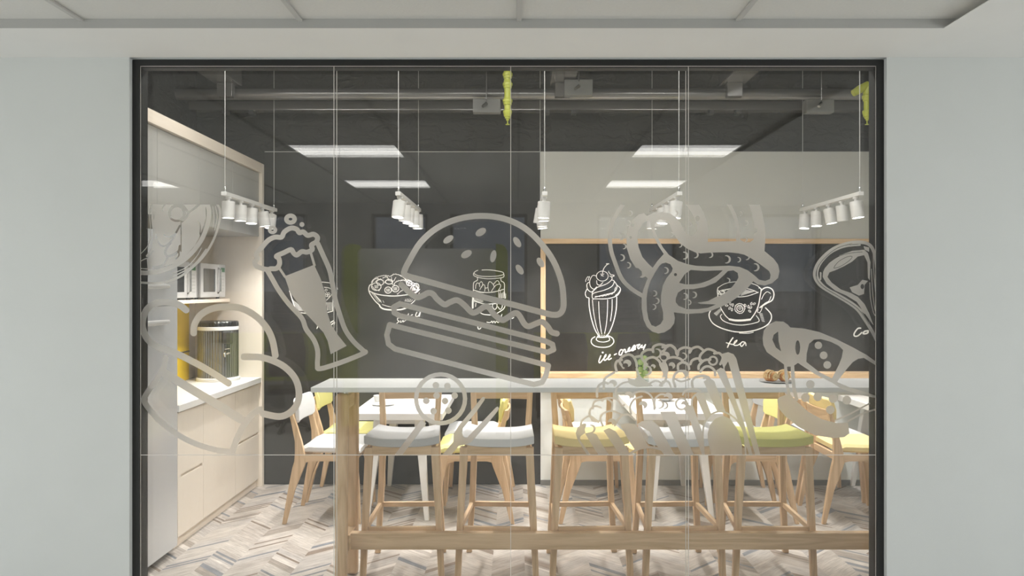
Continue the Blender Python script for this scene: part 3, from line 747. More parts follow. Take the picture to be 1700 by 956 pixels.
# ------------------------------------------------------------------ track lights
SP = 28
def track(x, lab, rd):
    t = thing('track_light', lab, 'track light', (x, 5.84, 2.295), group='hanging five-spot track lights')
    bx(-.018, .018, -.56, .56, -.012, .014).build('rail', 'lampbody', t, bevel=.002)
    for yy in (-.535, .53):
        MB().tube([(0, yy, .014), (0, yy, 1.2045)], .0022, 6).build('suspension_wire', 'wire', t)
        MB().lathe([(.006, .013), (.008, .018), (.006, .045), (.002, .05)], (0, yy, 0), 12).build('wire_clamp', 'chrome', t, smooth=True)
    for k in range(5):
        yy = -.47+.235*k
        s = thing('spot_head', None, None, (0, yy, -.012)); s.parent = t
        rx, ry = rd.uniform(-.14, .14), rd.uniform(-.14, .14); s.rotation_euler = (rx, ry, rd.uniform(-.4, .4))
        MB().lathe([(.02, 0), (.02, -.012), (.012, -.014), (.012, -.03)], n=18).build('swivel', 'lampbody', s, smooth=True)
        b_ = MB().lathe([(.001, -.030), (.040, -.032), (.043, -.036), (.043, -.145), (.038, -.146), (.037, -.138), (.001, -.137)], n=32)
        b_.build('cylinder_shade', 'lampbody', s, smooth=True)
        MB().lathe([(.001, -.1385), (.036, -.1385), (.036, -.1425), (.001, -.1425)], n=24).build('lens', 'lens', s)
        l = bpy.data.lights.new('spot_lamp', 'SPOT'); l.energy = SP; l.spot_size = math.radians(112); l.spot_blend = .8; l.shadow_soft_size = .018; l.color = (1, .97, .93)
        lo = bpy.data.objects.new('spot_lamp', l); C.objects.link(lo); lo.parent = s; lo.location = (0, 0, -.16)
rd = random.Random(11)
for x, lab in ((-1.985, 'white five-spot track light hanging by the upper cabinets, leftmost of the five'), (-.81, 'white five-spot track light hanging left of the burger decal bun'),
               (.18, 'white five-spot track light hanging at the left edge of the pale wall panel'), (1.09, 'white five-spot track light hanging behind the frosted pretzel decal'),
               (2.315, 'white five-spot track light hanging before the pale wall at the right')):
    track(x, lab, rd)

for i_, x in enumerate((-1.75, -.1, 1.55)):  # lamps added above the visible area to brighten the bar table
    t = thing('added_fill_light', ('left', 'middle', 'right')[i_]+' added linear fill lamp, unseen on the dark kitchen ceiling just behind the glass', 'ceiling light', (x, 4.75, 3.5), group='added linear fill lamps')
    bx(-.6, .6, -.11, .11, -.05, -.001).build('housing', 'lampbody', t, bevel=.003)
    bx(-.58, .58, -.09, .09, -.056, -.0505).build('diffuser', 'lampbody', t)
    l = bpy.data.lights.new('fill_lamp', 'AREA'); l.shape = 'RECTANGLE'; l.size = 1.16; l.size_y = .18; l.energy = LIN_FILL; l.color = (1, .985, .955)
    lo = bpy.data.objects.new('fill_lamp', l); C.objects.link(lo); lo.parent = t; lo.location = (0, 0, -.062)
# ------------------------------------------------------------------ pipes, ducts, valves under the dark ceiling
p = MB().tube([(-2.72, 6.25, 3.205), (3.62, 6.25, 3.205)], .046, 24).build('water_pipe', 'pipe', smooth=True)
tag(p, 'thick round grey pipe running across under the dark ceiling', 'pipe')
p = bx(-2.70, 3.62, 6.42, 6.53, 3.12, 3.17).box(-2.70, 3.62, 6.42, 6.43, 3.17, 3.19).box(-2.70, 3.62, 6.52, 6.53, 3.17, 3.19).build('cable_tray', 'pipe')
tag(p, 'flat grey cable tray running behind the round pipe', 'cable tray')
for x, lab in ((-2.3, 'grey ceiling bracket arm over the pipe, at the left'), (.35, 'grey ceiling bracket arm over the pipe, in the middle'), (1.70, 'grey ceiling bracket arm over the pipe, at the right')):
    t = thing('pipe_bracket', lab, 'bracket', (x, 6.0, 3.27), group='grey brackets carrying the pipe')
    bx(-.095, .095, -1.0, .26, .0, .23).build('arm', 'pipe', t, bevel=.006)
    bx(-.14, .14, -1.05, -.5, .06, .075).build('flange', 'pipe', t)
    bx(-.06, .06, .13, .20, -.11, -.001).build('clamp', 'pipe', t, bevel=.004)
    for sx in (-.11, .11): bx(sx-.02, sx+.02, .42, .50, -.18, -.152).build('tray_clip', 'darkgrey', t)
for x, y, z0, z1, lab in ((-.245, 6.2, 3.03, 3.135, 'grey plate with a small sensor hanging between two wires, left of the middle bracket'), (.465, 6.1, 3.14, 3.26, 'grey junction plate hanging beside the middle bracket'), (2.36, 6.2, 3.03, 3.135, 'grey plate with a tilted sensor hanging near the right valve')):
    t = thing('junction_box', lab, 'junction box', (x, y-.09, z0), group='grey junction boxes by the pipe')
    bx(-.108, .108, 0, .08, 0, z1-z0).build('box', 'midgrey', t, bevel=.003)
    MB().tube([(0, -.02, z1-z0-.02), (0, -.02, 3.5-z0)], .004, 8).build('hanger', 'pipe', t)
    MB().tube([(0, -.02, .065), (-.03, -.045, .035)], [.014, .011], 12).build('sensor', 'steel', t, smooth=True)
def valve(x, y, lab, elbow):
    t = thing('sprinkler', lab, 'sprinkler', (x, y, 2.83), group='lime painted sprinkler drops')
    MB().lathe([(.001, 0), (.015, 0), (.015, .004), (.004, .006), (.004, .028), (.010, .030), (.012, .042), (.018, .044), (.020, .056), (.026, .058), (.027, .07), (.032, .085), (.032, .10), (.024, .105)], n=22).build('head', 'valve', t, smooth=True)
    top = .26 if elbow else .67
    MB().lathe([(.023, .105), (.024, top)], n=22).build('drop_pipe', 'valve', t, smooth=True)
    z = .20
    fit = MB()
    for zz in ([.17, .29, .36] if not elbow else [.20]):
        MB().lathe([(.024, zz-.03), (.029, zz-.028), (.031, zz-.01), (.035, zz-.008), (.035, zz+.008), (.029, zz+.012), (.025, zz+.03)], n=22).build('coupling', 'valve', t, smooth=True)
    if elbow:
        MB().tube([(0, 0, .22), (.012, 0, .28), (.05, 0, .34), (.14, 0, .44), (.35, 0, .668)], [.03, .034, .03, .026, .026], 18).build('elbow', 'valve', t, smooth=True)
        MB().tube([(.01, 0, .285), (-.05, 0, .255), (-.10, 0, .225)], [.03, .03, .024], 18).build('branch', 'valve', t, smooth=True)
    else:
        bx(-.045, .045, -.008, .008, .425, .433).build('handle', 'steel', t)
valve(-.075, 5.62, 'lime painted sprinkler drop hanging from the ceiling at the centre', False)
valve(2.505, 5.62, 'lime painted sprinkler with elbow and side branch at the right frame', True)

# ------------------------------------------------------------------ world
wd = bpy.data.worlds.new('world'); bpy.context.scene.world = wd; wd.use_nodes = True; nt = wd.node_tree
bg = nt.nodes['Background']; tc = nt.nodes.new('ShaderNodeTexCoord'); sp = nt.nodes.new('ShaderNodeSeparateXYZ'); cr = nt.nodes.new('ShaderNodeValToRGB')
nt.links.new(tc.outputs['Generated'], sp.inputs[0]); nt.links.new(sp.outputs[2], cr.inputs[0]); nt.links.new(cr.outputs[0], bg.inputs[0])
e = cr.color_ramp.elements; e[0].position = 0; e[0].color = (.40, .46, .55, 1); e[1].position = .5; e[1].color = (.25, .36, .55, 1)
bg.inputs['Strength'].default_value = .8
sc = bpy.context.scene
sc.view_settings.view_transform = 'Standard'; sc.view_settings.look = 'None'; sc.view_settings.gamma = 1; sc.view_settings.exposure = 0
sc.view_settings.use_curve_mapping = False
try:
    sc.cycles.transparent_max_bounces = 24; sc.cycles.max_bounces = 10; sc.cycles.diffuse_bounces = 5; sc.cycles.glossy_bounces = 5; sc.cycles.transmission_bounces = 8
    sc.cycles.sample_clamp_indirect = 6
except Exception: pass
# ------------------------------------------------------------------ frosted decals on the outer pane
DY = 3.9608; DS = F/DY
def decal(cv, name, lab):
    o = cv.mesh(name, 'frost', DY, DS, clip=(339.5, 754.5))
    return tag(o, lab, 'decal', 'frosted food decals on the glass')
# burger
c = Canvas(620, 345, 955, 650, .7).frame(560, 330, 2.897)
c.S(29, [(322, 362), (325, 340), (345, 300), (400, 210), (480, 140), (580, 97), (690, 82), (800, 95), (900, 140), (980, 215), (1040, 300), (1078, 400), (1088, 490), (1085, 530), (1070, 552), (1045, 558), (1000, 550), (850, 510), (700, 472), (550, 430), (400, 388), (345, 374)], True)
for x, y, a, b, g in ((534, 195, 28, 15, -35), (690, 160, 28, 17, -32), (865, 208, 28, 15, 57), (621, 266, 28, 17, -30), (750, 276, 30, 14, -78), (977, 306, 26, 15, 58), (877, 340, 27, 15, 55)): c.E(x, y, a, b, g)
c.S(28, [(308, 412), (345, 448), (382, 473), (410, 466), (437, 452), (460, 458), (480, 482), (515, 508), (540, 498), (575, 487), (610, 510), (645, 545), (670, 543), (707, 519), (730, 523), (753, 555), (790, 582), (811, 576), (852, 550), (874, 559), (899, 600), (921, 613), (960, 598), (985, 592), (1010, 612), (1030, 640), (1056, 648)])
c.S(26, [(300, 505), (650, 594), (1000, 684), (1035, 700), (1040, 725), (1010, 738), (650, 650), (300, 562), (274, 548), (272, 520)], True, sm=False)
c.S(26, [(252, 605), (650, 705), (1015, 802), (1003, 850), (985, 882), (945, 893), (610, 808), (278, 722), (246, 698), (238, 655)], True, sm=False)
decal(c, 'burger_decal', 'frosted hamburger decal with sesame bun on the glass wall, centre')
# meatball pick and fork
c = Canvas(645, 610, 840, 762, .7).frame(640, 610, 6.375)
c.R(583, 331, 259, 46)
for x, y in ((533, 188), (655, 197), (540, 297), (731, 297), (630, 355), (431, 352), (508, 461), (665, 455)): c.E(x, y, 35)
c.P([(378, 555), (432, 590), (150, 960), (68, 960)])
decal(c, 'lollipop_decal', 'frosted round lollipop decal with dots on a stick, below the burger')
c = Canvas(720, 655, 840, 762, .7).frame(640, 610, 6.375)
c.P([(1015, 322), (1035, 309), (1054, 318), (1048, 345), (960, 470), (820, 640), (812, 690), (822, 730), (845, 746), (870, 735), (1165, 425), (1186, 412), (1200, 428), (1188, 460), (1075, 600), (905, 790), (850, 815), (775, 830), (665, 960), (572, 960), (718, 785), (722, 700), (780, 610), (900, 465)])
decal(c, 'fork_decal', 'frosted two-pronged fork decal beside the lollipop')
# beer glass
c = Canvas(415, 345, 615, 625, .7).frame(400, 330, 4.157)
c.S(34, [(145, 480), (105, 463), (97, 435), (115, 412), (108, 380), (150, 328), (190, 285), (235, 264), (280, 264), (300, 228), (345, 202), (385, 210), (403, 234), (430, 228), (460, 252), (500, 244), (528, 265), (520, 297), (487, 318), (492, 350), (455, 368), (420, 364), (385, 388), (362, 372), (345, 350), (295, 372), (245, 395), (262, 412), (266, 450), (245, 480), (205, 482), (190, 488)], True)
c.E(342, 140, 44, 39).E(342, 140, 13, 9, sub=True).E(421, 177, 17).E(218, 215, 32, 29).E(218, 215, 8, 6, sub=True).E(222, 115, 14)
c.frame(0, 0, 1)
c.S(8.2, [(442.8, 447), (452, 463), (463, 482), (480, 505), (501, 528), (508, 546), (521, 564), (527.4, 583), (527, 606), (531.5, 612), (566, 601.5), (604, 586), (603, 582), (588, 568), (573.5, 548), (564, 522), (556.5, 497), (552, 472), (547, 448), (537, 425), (528, 405)])
c.P([(472.2, 458.7), (521.5, 439.5), (532, 462), (539.5, 486), (543, 518), (550, 539), (561, 556), (575.4, 574), (549, 588), (544, 566), (537, 552), (527, 541), (503, 515), (482, 486)])
c.S(4.2, [(463, 444), (473, 459)]).S(4.2, [(515.5, 418), (522, 440)])
decal(c, 'beer_glass_decal', 'frosted decal of a tilted foaming beer glass, left of the burger')
# large curved outline at lower left
c = Canvas(228, 495, 510, 760, .7).frame(200, 480, 3.4156)
w = 38
c.S(w, [(372, 118), (330, 88), (270, 74), (200, 80), (150, 115), (127, 170), (127, 225), (155, 285), (210, 325), (300, 357), (400, 405), (500, 460), (612, 533)])
c.S(w, [(415, 248), (420, 200), (455, 145), (520, 110), (600, 100), (690, 110), (770, 155), (830, 220), (862, 290), (878, 375)])
c.S(w, [(700, 383), (780, 385), (850, 400), (930, 440), (990, 505), (1012, 580), (1002, 650), (960, 700), (900, 722), (810, 706)])
c.S(32, [(256, 388), (245, 440), (200, 520), (150, 590), (135, 635), (180, 700), (250, 770), (350, 840), (450, 885), (560, 915), (638, 920)])
c.S(48, [(250, 475), (340, 530), (440, 590), (560, 660), (680, 737)])
c.S(36, [(638, 915), (660, 850), (700, 770), (745, 712), (790, 682)])
decal(c, 'sausage_decal', 'frosted decal of large looping curves at the lower left, over the counter')
# ham
c = Canvas(228, 334, 372, 482, .6).frame(220, 330, 6.371)
c.P([(235, 40), (770, 40), (778, 200), (735, 330), (702, 420), (660, 490), (600, 560), (510, 650), (380, 702), (200, 737), (160, 742), (152, 640), (215, 560), (240, 430), (222, 300), (232, 150)])
c.S(24, [(700, 60), (650, 105), (600, 140), (572, 190), (525, 238)], sub=True).S(22, [(515, 50), (545, 85), (580, 130)], sub=True)
c.S(9, [(512, 240), (514, 400), (514, 560)], sub=True).S(12, [(690, 235), (715, 265), (718, 320), (715, 375)], sub=True)
c.S(20, [(240, 380), (280, 470), (320, 500), (370, 485), (430, 420), (465, 350), (500, 285)], sub=True).S(12, [(332, 378), (370, 402), (410, 396), (445, 375)], sub=True)
c.S(26, [(400, 470), (360, 520), (345, 570), (372, 608), (430, 592), (490, 550), (500, 500)], sub=True).S(14, [(490, 560), (490, 600), (460, 635)], sub=True).S(24, [(372, 610), (330, 690), (280, 715), (220, 722)], sub=True)
c.S(34, [(470+78*math.cos(t/3), 150+78*math.sin(t/3)) for t in range(19)], sub=True).E(455, 155, 50).S(12, [(510, 120), (515, 165), (495, 205), (450, 212), (410, 190)])
c.S(14, [(352, 50), (322, 90), (318, 130)], sub=True)
c.S(24, [(885, 40), (925, 120), (920, 230), (882, 370), (822, 500), (740, 620), (640, 720), (520, 812), (400, 865), (260, 892), (75, 885)])
c.S(48, [(785, 40), (808, 120), (804, 220), (775, 330), (725, 440), (645, 550), (545, 645), (430, 712), (300, 760), (180, 782), (75, 780)])
c.S(9, [(425, 785), (560, 730), (670, 620), (730, 520)]).S(13, [(425, 822), (600, 735), (700, 640), (778, 532)]).S(8, [(850, 80), (862, 200), (850, 300)]).S(9, [(878, 80), (895, 200), (870, 330)])
c.S(26, [(225, 50), (212, 200), (228, 350), (232, 440), (205, 535), (155, 605)]).S(8, [(200, 50), (180, 150), (190, 300), (190, 400), (160, 500), (75, 592)])
c.S(9, [(75, 665), (150, 630), (230, 635)]).S(9, [(75, 735), (170, 742)])
decal(c, 'ham_decal', 'frosted decal of a sliced ham with round bone, at the upper left')
# pretzel
c = Canvas(1000, 334, 1300, 560, .7).frame(1000, 330, 7.967)
c.S(55, [(290, 50), (200, 180), (140, 290), (103, 420), (100, 560), (120, 700), (160, 820), (250, 1046), (380, 1186), (545, 1290)])
c.P([(590, 225), (680, 185), (800, 175), (900, 195), (980, 250), (1040, 330), (1085, 425), (1120, 470), (1170, 490), (1220, 470), (1250, 420), (1250, 350), (1220, 260), (1170, 170), (1085, 50), (1265, 50), (1340, 180), (1390, 310), (1403, 430), (1395, 570), (1600, 562), (1768, 560), (1770, 400), (1740, 260), (1690, 150), (1635, 50), (1695, 50), (1770, 200), (1805, 320), (1820, 450), (1822, 540), (1880, 575), (1950, 575), (2000, 540), (2008, 460), (2045, 440), (2045, 400), (2010, 375), (2000, 300), (1975, 180), (1930, 50), (2078, 50), (2120, 200), (2150, 350), (2158, 500), (2145, 690), (2265, 790), (2325, 870), (2343, 956), (2325, 1046), (2245, 1116), (2145, 1146), (2055, 1131), (1995, 1091), (1915, 1186), (1805, 1286), (1695, 1366), (1565, 1431), (1445, 1476), (1315, 1511), (1115, 1521), (945, 1501), (960, 1576), (950, 1646), (900, 1716), (820, 1766), (740, 1781), (660, 1756), (590, 1696), (545, 1600), (520, 1450), (520, 1290), (545, 1190), (600, 1050), (570, 1025), (530, 1045), (490, 1040), (525, 1010), (520, 960), (480, 920), (440, 910), (370, 800), (322, 650), (318, 500), (345, 370), (400, 280), (480, 205), (550, 190)])
c.P([(690, 370), (700, 310), (760, 272), (830, 285), (890, 330), (915, 400), (945, 470), (1010, 560), (1070, 620), (1130, 665), (1220, 702), (1300, 722), (1415, 712), (1540, 708), (1675, 708), (1800, 722), (1880, 740), (1965, 785), (2080, 860), (2205, 955), (2225, 1006), (2215, 1061), (2155, 1086), (2075, 1071), (2015, 1016), (1925, 946), (1815, 900), (1675, 884), (1415, 893), (1240, 885), (1130, 865), (1000, 820), (880, 740), (800, 640), (740, 530), (700, 440)], True)
c.P([(1015, 1111), (1090, 996), (1170, 940), (1350, 953), (1595, 944), (1515, 1016), (1415, 1076), (1300, 1116), (1200, 1131), (1100, 1131)], True)
c.P([(970, 1320), (1000, 1240), (1070, 1194), (1200, 1194), (1354, 1166), (1500, 1106), (1600, 1016), (1660, 955), (1735, 946), (1790, 980), (1800, 1040), (1775, 1090), (1715, 1166), (1595, 1266), (1485, 1306), (1400, 1350), (1255, 1374), (1300, 1390), (1505, 1396), (1400, 1440), (1265, 1458), (1115, 1459), (1010, 1416), (970, 1366)], True)
c.P([(585, 1320), (600, 1200), (640, 1080), (700, 970), (750, 890), (790, 855), (840, 843), (900, 865), (930, 920), (920, 960), (850, 1046), (800, 1146), (775, 1276), (775, 1396), (803, 1496), (805, 1596), (770, 1656), (705, 1691), (650, 1670), (610, 1590), (590, 1480)], True)
c.P([(630, 270), (540, 320), (480, 420), (463, 520), (480, 640), (530, 770), (600, 850), (665, 912), (730, 820), (812, 730), (740, 620), (680, 500), (645, 380)], True)
c.E(967, 1002, 20, sub=True).E(400, 348, 26, 20, -30, True).E(373, 512, 17, 20, 0, True).E(1258, 258, 28, 36, 0, True)
for x, y, r in ((265, 500, 48), (275, 778, 46), (360, 878, 42), (385, 190, 36), (985, 190, 36), (855, 948, 46), (705, 1250, 40), (735, 1350, 42), (695, 1430, 38), (1110, 750, 52), (1250, 740, 46), (1445, 740, 42), (1670, 800, 56), (1815, 805, 36), (1930, 770, 40), (2050, 905, 54), (1110, 1290, 46), (1230, 1270, 44), (1160, 1370, 36), (1675, 1080, 36), (1170, 335, 32), (1840, 195, 30), (1915, 320, 38), (1905, 540, 30), (360, 320, 36), (300, 630, 36), (930, 470, 30), (1040, 610, 34)): c.K(x, y, r)
decal(c, 'pretzel_decal', 'frosted decal of salted pretzels and sausages twisted together, right of centre')
# steak
c = Canvas(1345, 396, 1458, 572, .5).frame(1330, 390, 5.314)
c.S(30, [(668, 930), (620, 840), (560, 745), (500, 660), (430, 605), (340, 550), (240, 492), (165, 440), (122, 370), (128, 295), (180, 210), (280, 125), (400, 77), (520, 64), (600, 85), (642, 150), (665, 260), (672, 400), (674, 560), (672, 690)])
c.S(14, [(560, 690), (470, 610), (340, 530), (230, 470), (160, 400), (145, 330), (175, 250), (260, 160), (380, 105), (520, 88)]).S(4, [(600, 790), (500, 650), (340, 545), (200, 460), (135, 380), (145, 290), (210, 200), (320, 115), (450, 75)], sub=True)
c.P([(555, 130), (450, 140), (340, 180), (250, 245), (195, 310), (190, 370), (225, 430), (300, 490), (400, 535), (490, 590), (560, 690), (640, 800), (600, 690), (560, 610), (500, 545), (440, 512), (350, 480), (270, 420), (232, 370), (250, 330), (300, 312), (380, 275), (450, 235), (500, 190), (555, 178), (585, 240), (590, 380), (605, 400), (612, 240), (590, 160)])
c.S(4, [(290, 285), (330, 235), (400, 195), (450, 190), (420, 230), (350, 275), (300, 292)], True, True).S(4, [(190, 330), (230, 260), (330, 190), (430, 160), (540, 150)], sub=True)
c.P([(540, 395), (590, 405), (560, 440), (555, 520), (510, 535), (450, 505), (428, 462), (500, 440)]).E(540, 455, 16, 22, 0, True)
c.P([(165, 325), (180, 330), (178, 395), (165, 400)]).P([(550, 98), (600, 110), (600, 150), (560, 130)])
c.S(7, [(635, 150), (640, 300), (652, 450), (672, 640)]).S(6, [(620, 300), (630, 500), (650, 650), (672, 720)]).S(6, [(606, 420), (612, 560), (640, 690), (670, 720)])
decal(c, 'steak_decal', 'frosted decal of a T-bone steak at the right frame')
# pizza slice
c = Canvas(1262, 528, 1458, 735, .7).frame(1250, 520, 4.345)
c.P([(70, 180), (78, 125), (112, 80), (165, 57), (220, 60), (252, 82), (270, 102), (370, 110), (480, 135), (600, 185), (720, 245), (820, 300), (905, 362), (905, 387), (845, 350), (800, 322), (760, 328), (720, 352), (670, 410), (640, 450), (607, 495), (700, 535), (760, 552), (905, 600), (905, 615), (760, 585), (640, 545), (570, 500), (450, 440), (380, 395), (325, 358), (300, 375), (268, 385), (240, 385), (215, 362), (170, 330), (100, 280), (75, 230)])
c.P([(140, 190), (150, 155), (182, 130), (185, 200), (203, 275), (165, 245)], True).E(323, 247, 17, 52, 0, True)
c.P([(385, 350), (388, 290), (405, 220), (440, 190), (490, 186), (560, 205), (620, 235), (650, 265), (640, 320), (620, 370), (590, 430), (570, 470), (480, 425)], True)
for x, y, r in ((472, 231, 27), (510, 303, 28), (536, 372, 28), (414, 513, 31), (378, 608, 31), (467, 602, 31), (578, 614, 32), (677, 626, 32), (558, 696, 31)): c.E(x, y, r)
c.S(22, [(235, 375), (240, 450), (248, 520), (264, 600)]).S(26, [(285, 375), (290, 480), (298, 550), (315, 620)]).E(260, 398, 10, 14, 0, True)
c.P([(175, 625), (190, 605), (265, 578), (310, 630), (400, 710), (500, 765), (600, 790), (685, 788), (696, 865), (660, 893), (580, 900), (450, 880), (330, 820), (230, 740), (190, 690)])
c.S(11, [(595, 772), (700, 725), (840, 650)]).S(12, [(685, 778), (800, 718), (900, 690)])
decal(c, 'pizza_slice_decal', 'frosted decal of a pizza slice with round toppings at the lower right')
# broccoli, leeks and egg shape
c = Canvas(945, 565, 1270, 762, .7).frame(940, 560, 4.78)
A = 765
def arcs(w, *ls):
    for l in ls: c.S(w, l)
arcs(20, [(245, 470), (245, 420), (262, 380), (300, 360), (330, 365)], [(298, 405), (300, 350), (320, 315), (380, 278)], [(400, 268), (390, 225), (402, 190), (440, 178)], [(455, 240), (425, 195), (440, 158), (490, 136), (530, 150), (555, 195), (560, 230)], [(550, 155), (600, 146)],
     [(640, 215), (605, 175), (600, 130), (640, 100), (680, 98)], [(690, 115), (692, 75), (740, 55), (790, 70), (780, 100), (765, 110)], [(620, 250), (632, 180), (690, 157), (735, 185), (750, 215)], [(800, 75), (830, 62), (865, 90), (875, 130)],
     [(A+120, 140), (A+130, 100), (A+175, 80), (A+225, 92), (A+215, 120)], [(A+0, 78), (A+55, 62), (A+100, 92), (A+118, 140)], [(A+212, 112), (A+240, 85), (A+285, 76), (A+325, 105)], [(A+295, 185), (A+300, 140), (A+350, 95), (A+400, 103), (A+432, 125)], [(A+410, 127), (A+450, 125), (A+478, 160), (A+458, 212)],
     [(A+10, 212), (A+30, 172), (A+85, 157), (A+140, 170), (A+172, 202)], [(A+122, 250), (A+125, 215), (A+165, 197), (A+200, 215), (A+210, 250)], [(A+220, 212), (A+235, 182), (A+280, 167), (A+318, 190)], [(A+285, 250), (A+290, 220), (A+330, 182), (A+378, 176)], [(A+300, 272), (A+330, 237), (A+370, 231), (A+410, 260), (A+418, 300)],
     [(A+100, 390), (A+85, 330), (A+110, 278), (A+160, 268), (A+185, 300)], [(A+0, 245), (A+28, 290), (A+20, 345), (A-20, 380)], [(A+240, 405), (A+235, 345), (A+270, 312), (A+335, 305)], [(750, 160), (790, 215), (800, 270), (770, 310)], [(560, 250), (580, 310), (620, 345)])
arcs(15, [(212, 565), (220, 515), (270, 495), (290, 505)], [(188, 612), (190, 572), (230, 545), (275, 558)], [(115, 700), (130, 655), (190, 625), (255, 672)], [(290, 700), (272, 645), (290, 605), (360, 583), (440, 612)], [(385, 700), (430, 630), (490, 612), (545, 655)], [(515, 605), (508, 545), (540, 492), (600, 468)],
     [(530, 475), (545, 440), (605, 428), (660, 450), (690, 500), (700, 570)], [(705, 560), (705, 490), (750, 452), (800, 460)], [(A+232, 560), (A+236, 485), (A+280, 445), (A+325, 450)], [(390, 455), (400, 405), (450, 362), (520, 350)], [(180, 600), (210, 660), (260, 665)], [(290, 490), (340, 480), (400, 490), (440, 540), (460, 535)], [(360, 580), (365, 520), (330, 490)], [(640, 385), (700, 345), (745, 355), (760, 385)], [(765, 350), (810, 352), (830, 392)], [(A+160, 455), (A+185, 420), (A+250, 408), (A+300, 425)],
     [(140, 730), (150, 690), (120, 700)], [(A+100, 330), (A+150, 350), (A+215, 330)])
c.R(A+400, 185, 32, 16).R(A+150, 528, 44, 14)
for x, y, r in ((485, 205, 32), (790, 142, 32), (838, 218, 24), (A+75, 225, 26), (610, 535, 34), (497, 458, 32), (810, 470, 34), (370, 365, 32), (A+175, 530, 28), (360, 670, 30), (A+350, 330, 30), (690, 230, 20)): c.E(x, y, r, r*.9).E(x-r*.5, y+r*.55, r*.7, r*.55, 0, True)
for x, y, r in ((660, 262, 40), (215, 725, 34), (A+185, 290, 34), (A+30, 540, 30), (740, 125, 38), (A+180, 150, 30), (760, 530, 36)): c.K(x, y, r)
c.P([(540, 335), (570, 310), (640, 350), (690, 385), (560, 395), (500, 370), (485, 320)]).P([(735, 215), (770, 190), (800, 260), (760, 330), (770, 290)])
for pl in ([(75, 760), (90, 712), (140, 690), (148, 730), (152, 758), (112, 785), (112, 818), (215, 960), (182, 960), (95, 822)], [(150, 762), (190, 752), (238, 768), (290, 858), (360, 960), (275, 960), (200, 850)], [(295, 738), (340, 718), (392, 745), (450, 830), (525, 960), (445, 960), (370, 850)], [(430, 690), (480, 680), (550, 688), (590, 740), (650, 862), (540, 885), (480, 790)], [(560, 690), (600, 665), (680, 658), (732, 700), (790, 800), (875, 960), (800, 960), (720, 860), (660, 745)], [(A+20, 650), (A+120, 650), (A+150, 720), (A+262, 960), (A+162, 960)], [(A+-20, 590), (A+100, 588), (A+125, 655), (A+10, 655)], [(A+165, 560), (A+205, 535), (A+242, 545), (A+330, 800), (A+350, 960), (A+322, 960), (A+215, 650)], [(A+262, 460), (A+325, 435), (A+337, 480), (A+390, 620), (A+345, 655)], [(A+325, 350), (A+370, 322), (A+410, 345), (A+440, 430), (A+500, 590), (A+430, 585), (A+400, 520)], [(A+425, 262), (A+460, 240), (A+492, 252), (A+520, 330), (A+650, 690), (A+722, 960), (A+695, 960), (A+600, 660), (A+560, 560), (A+500, 410)], [(A+470, 130), (A+520, 117), (A+562, 132), (A+585, 165), (A+604, 240), (A+640, 380), (A+782, 960), (A+742, 960), (A+600, 470), (A+520, 190), (A+495, 230), (A+488, 260), (A+465, 190)]): c.P(pl)
c.S(20, [(500, 930), (560, 890), (640, 872), (740, 885), (860, 935)])
eg = [(A+330, 960), (A+320, 800), (A+327, 700), (A+370, 622), (A+450, 587), (A+530, 610), (A+600, 672), (A+648, 770), (A+660, 960)]
c.P(eg, True).S(14, eg)
c.P([(A+392, 960), (A+358, 810), (A+358, 760), (A+375, 695), (A+415, 645), (A+482, 622), (A+540, 648), (A+600, 740), (A+628, 840), (A+632, 960)])
decal(c, 'vegetable_decal', 'frosted decal of curly broccoli, leek stalks and an egg shape, lower right of centre')

# ------------------------------------------------------------------ chalk drawings
def chalk(cv, name, lab, parent, yp):
    o = cv.mesh(name, 'chalk', yp, F/yp)
    o.parent = parent; o.location = tuple(-v for v in parent.location); o['label'] = lab
    return o
YL = 6.6135; YR = 6.603
random.seed(5)
c = Canvas(608, 450, 700, 545, .35).frame(600, 440, 8.69)      # salad
c.S(14, [(150, 270), (118, 295), (106, 335), (110, 380), (140, 440), (200, 520), (258, 572)]).S(14, [(108, 370), (200, 412), (330, 438), (480, 446), (640, 430), (760, 415), (840, 350)]).S(10, [(835, 400), (800, 470), (740, 540), (650, 600)])
c.S(20, [(262, 580), (275, 605), (330, 635), (440, 646), (560, 642), (640, 622)]).S(8, [(300, 568), (400, 598), (520, 604), (620, 592)]).S(10, [(150, 270), (180, 210), (240, 190)])
for a_, b_ in (((150, 400), (250, 535)), ((165, 400), (270, 530)), ((190, 420), (285, 520)), ((215, 450), (290, 540)), ((310, 510), (325, 540)), ((640, 490), (630, 520)), ((665, 485), (650, 525)), ((690, 485), (670, 530)), ((715, 490), (690, 530)), ((740, 500), (710, 530))): c.S(6, [a_, b_])
for l in ([(140, 250), (180, 200), (250, 165), (340, 150), (420, 160), (480, 130), (560, 150), (640, 190), (720, 240), (800, 290), (830, 360)], [(200, 240), (260, 200), (320, 220)], [(330, 260), (360, 220), (430, 230), (450, 280)], [(470, 290), (500, 240), (570, 220), (640, 220)], [(430, 180), (450, 240), (500, 180)], [(150, 300), (200, 350), (260, 370)], [(300, 190), (360, 170), (400, 210)], [(640, 240), (700, 260), (760, 300)], [(520, 420), (560, 380), (600, 360)], [(600, 170), (660, 230), (690, 300)]): c.W(8, l, 7, 5)
for x, y, r, q in ((215, 310, 68, 55), (385, 360, 48, 45), (400, 240, 52, 34), (490, 340, 50, 46), (760, 345, 50, 50), (690, 260, 40, 36), (270, 250, 50, 40), (790, 310, 40, 46)): c.R(x, y, r, 11, q)
for x, y in ((215, 310), (385, 360), (490, 340), (755, 345)):
    for k in range(5): c.S(6, [(x-25+12*k, y-20), (x-20+10*k, y+22)])
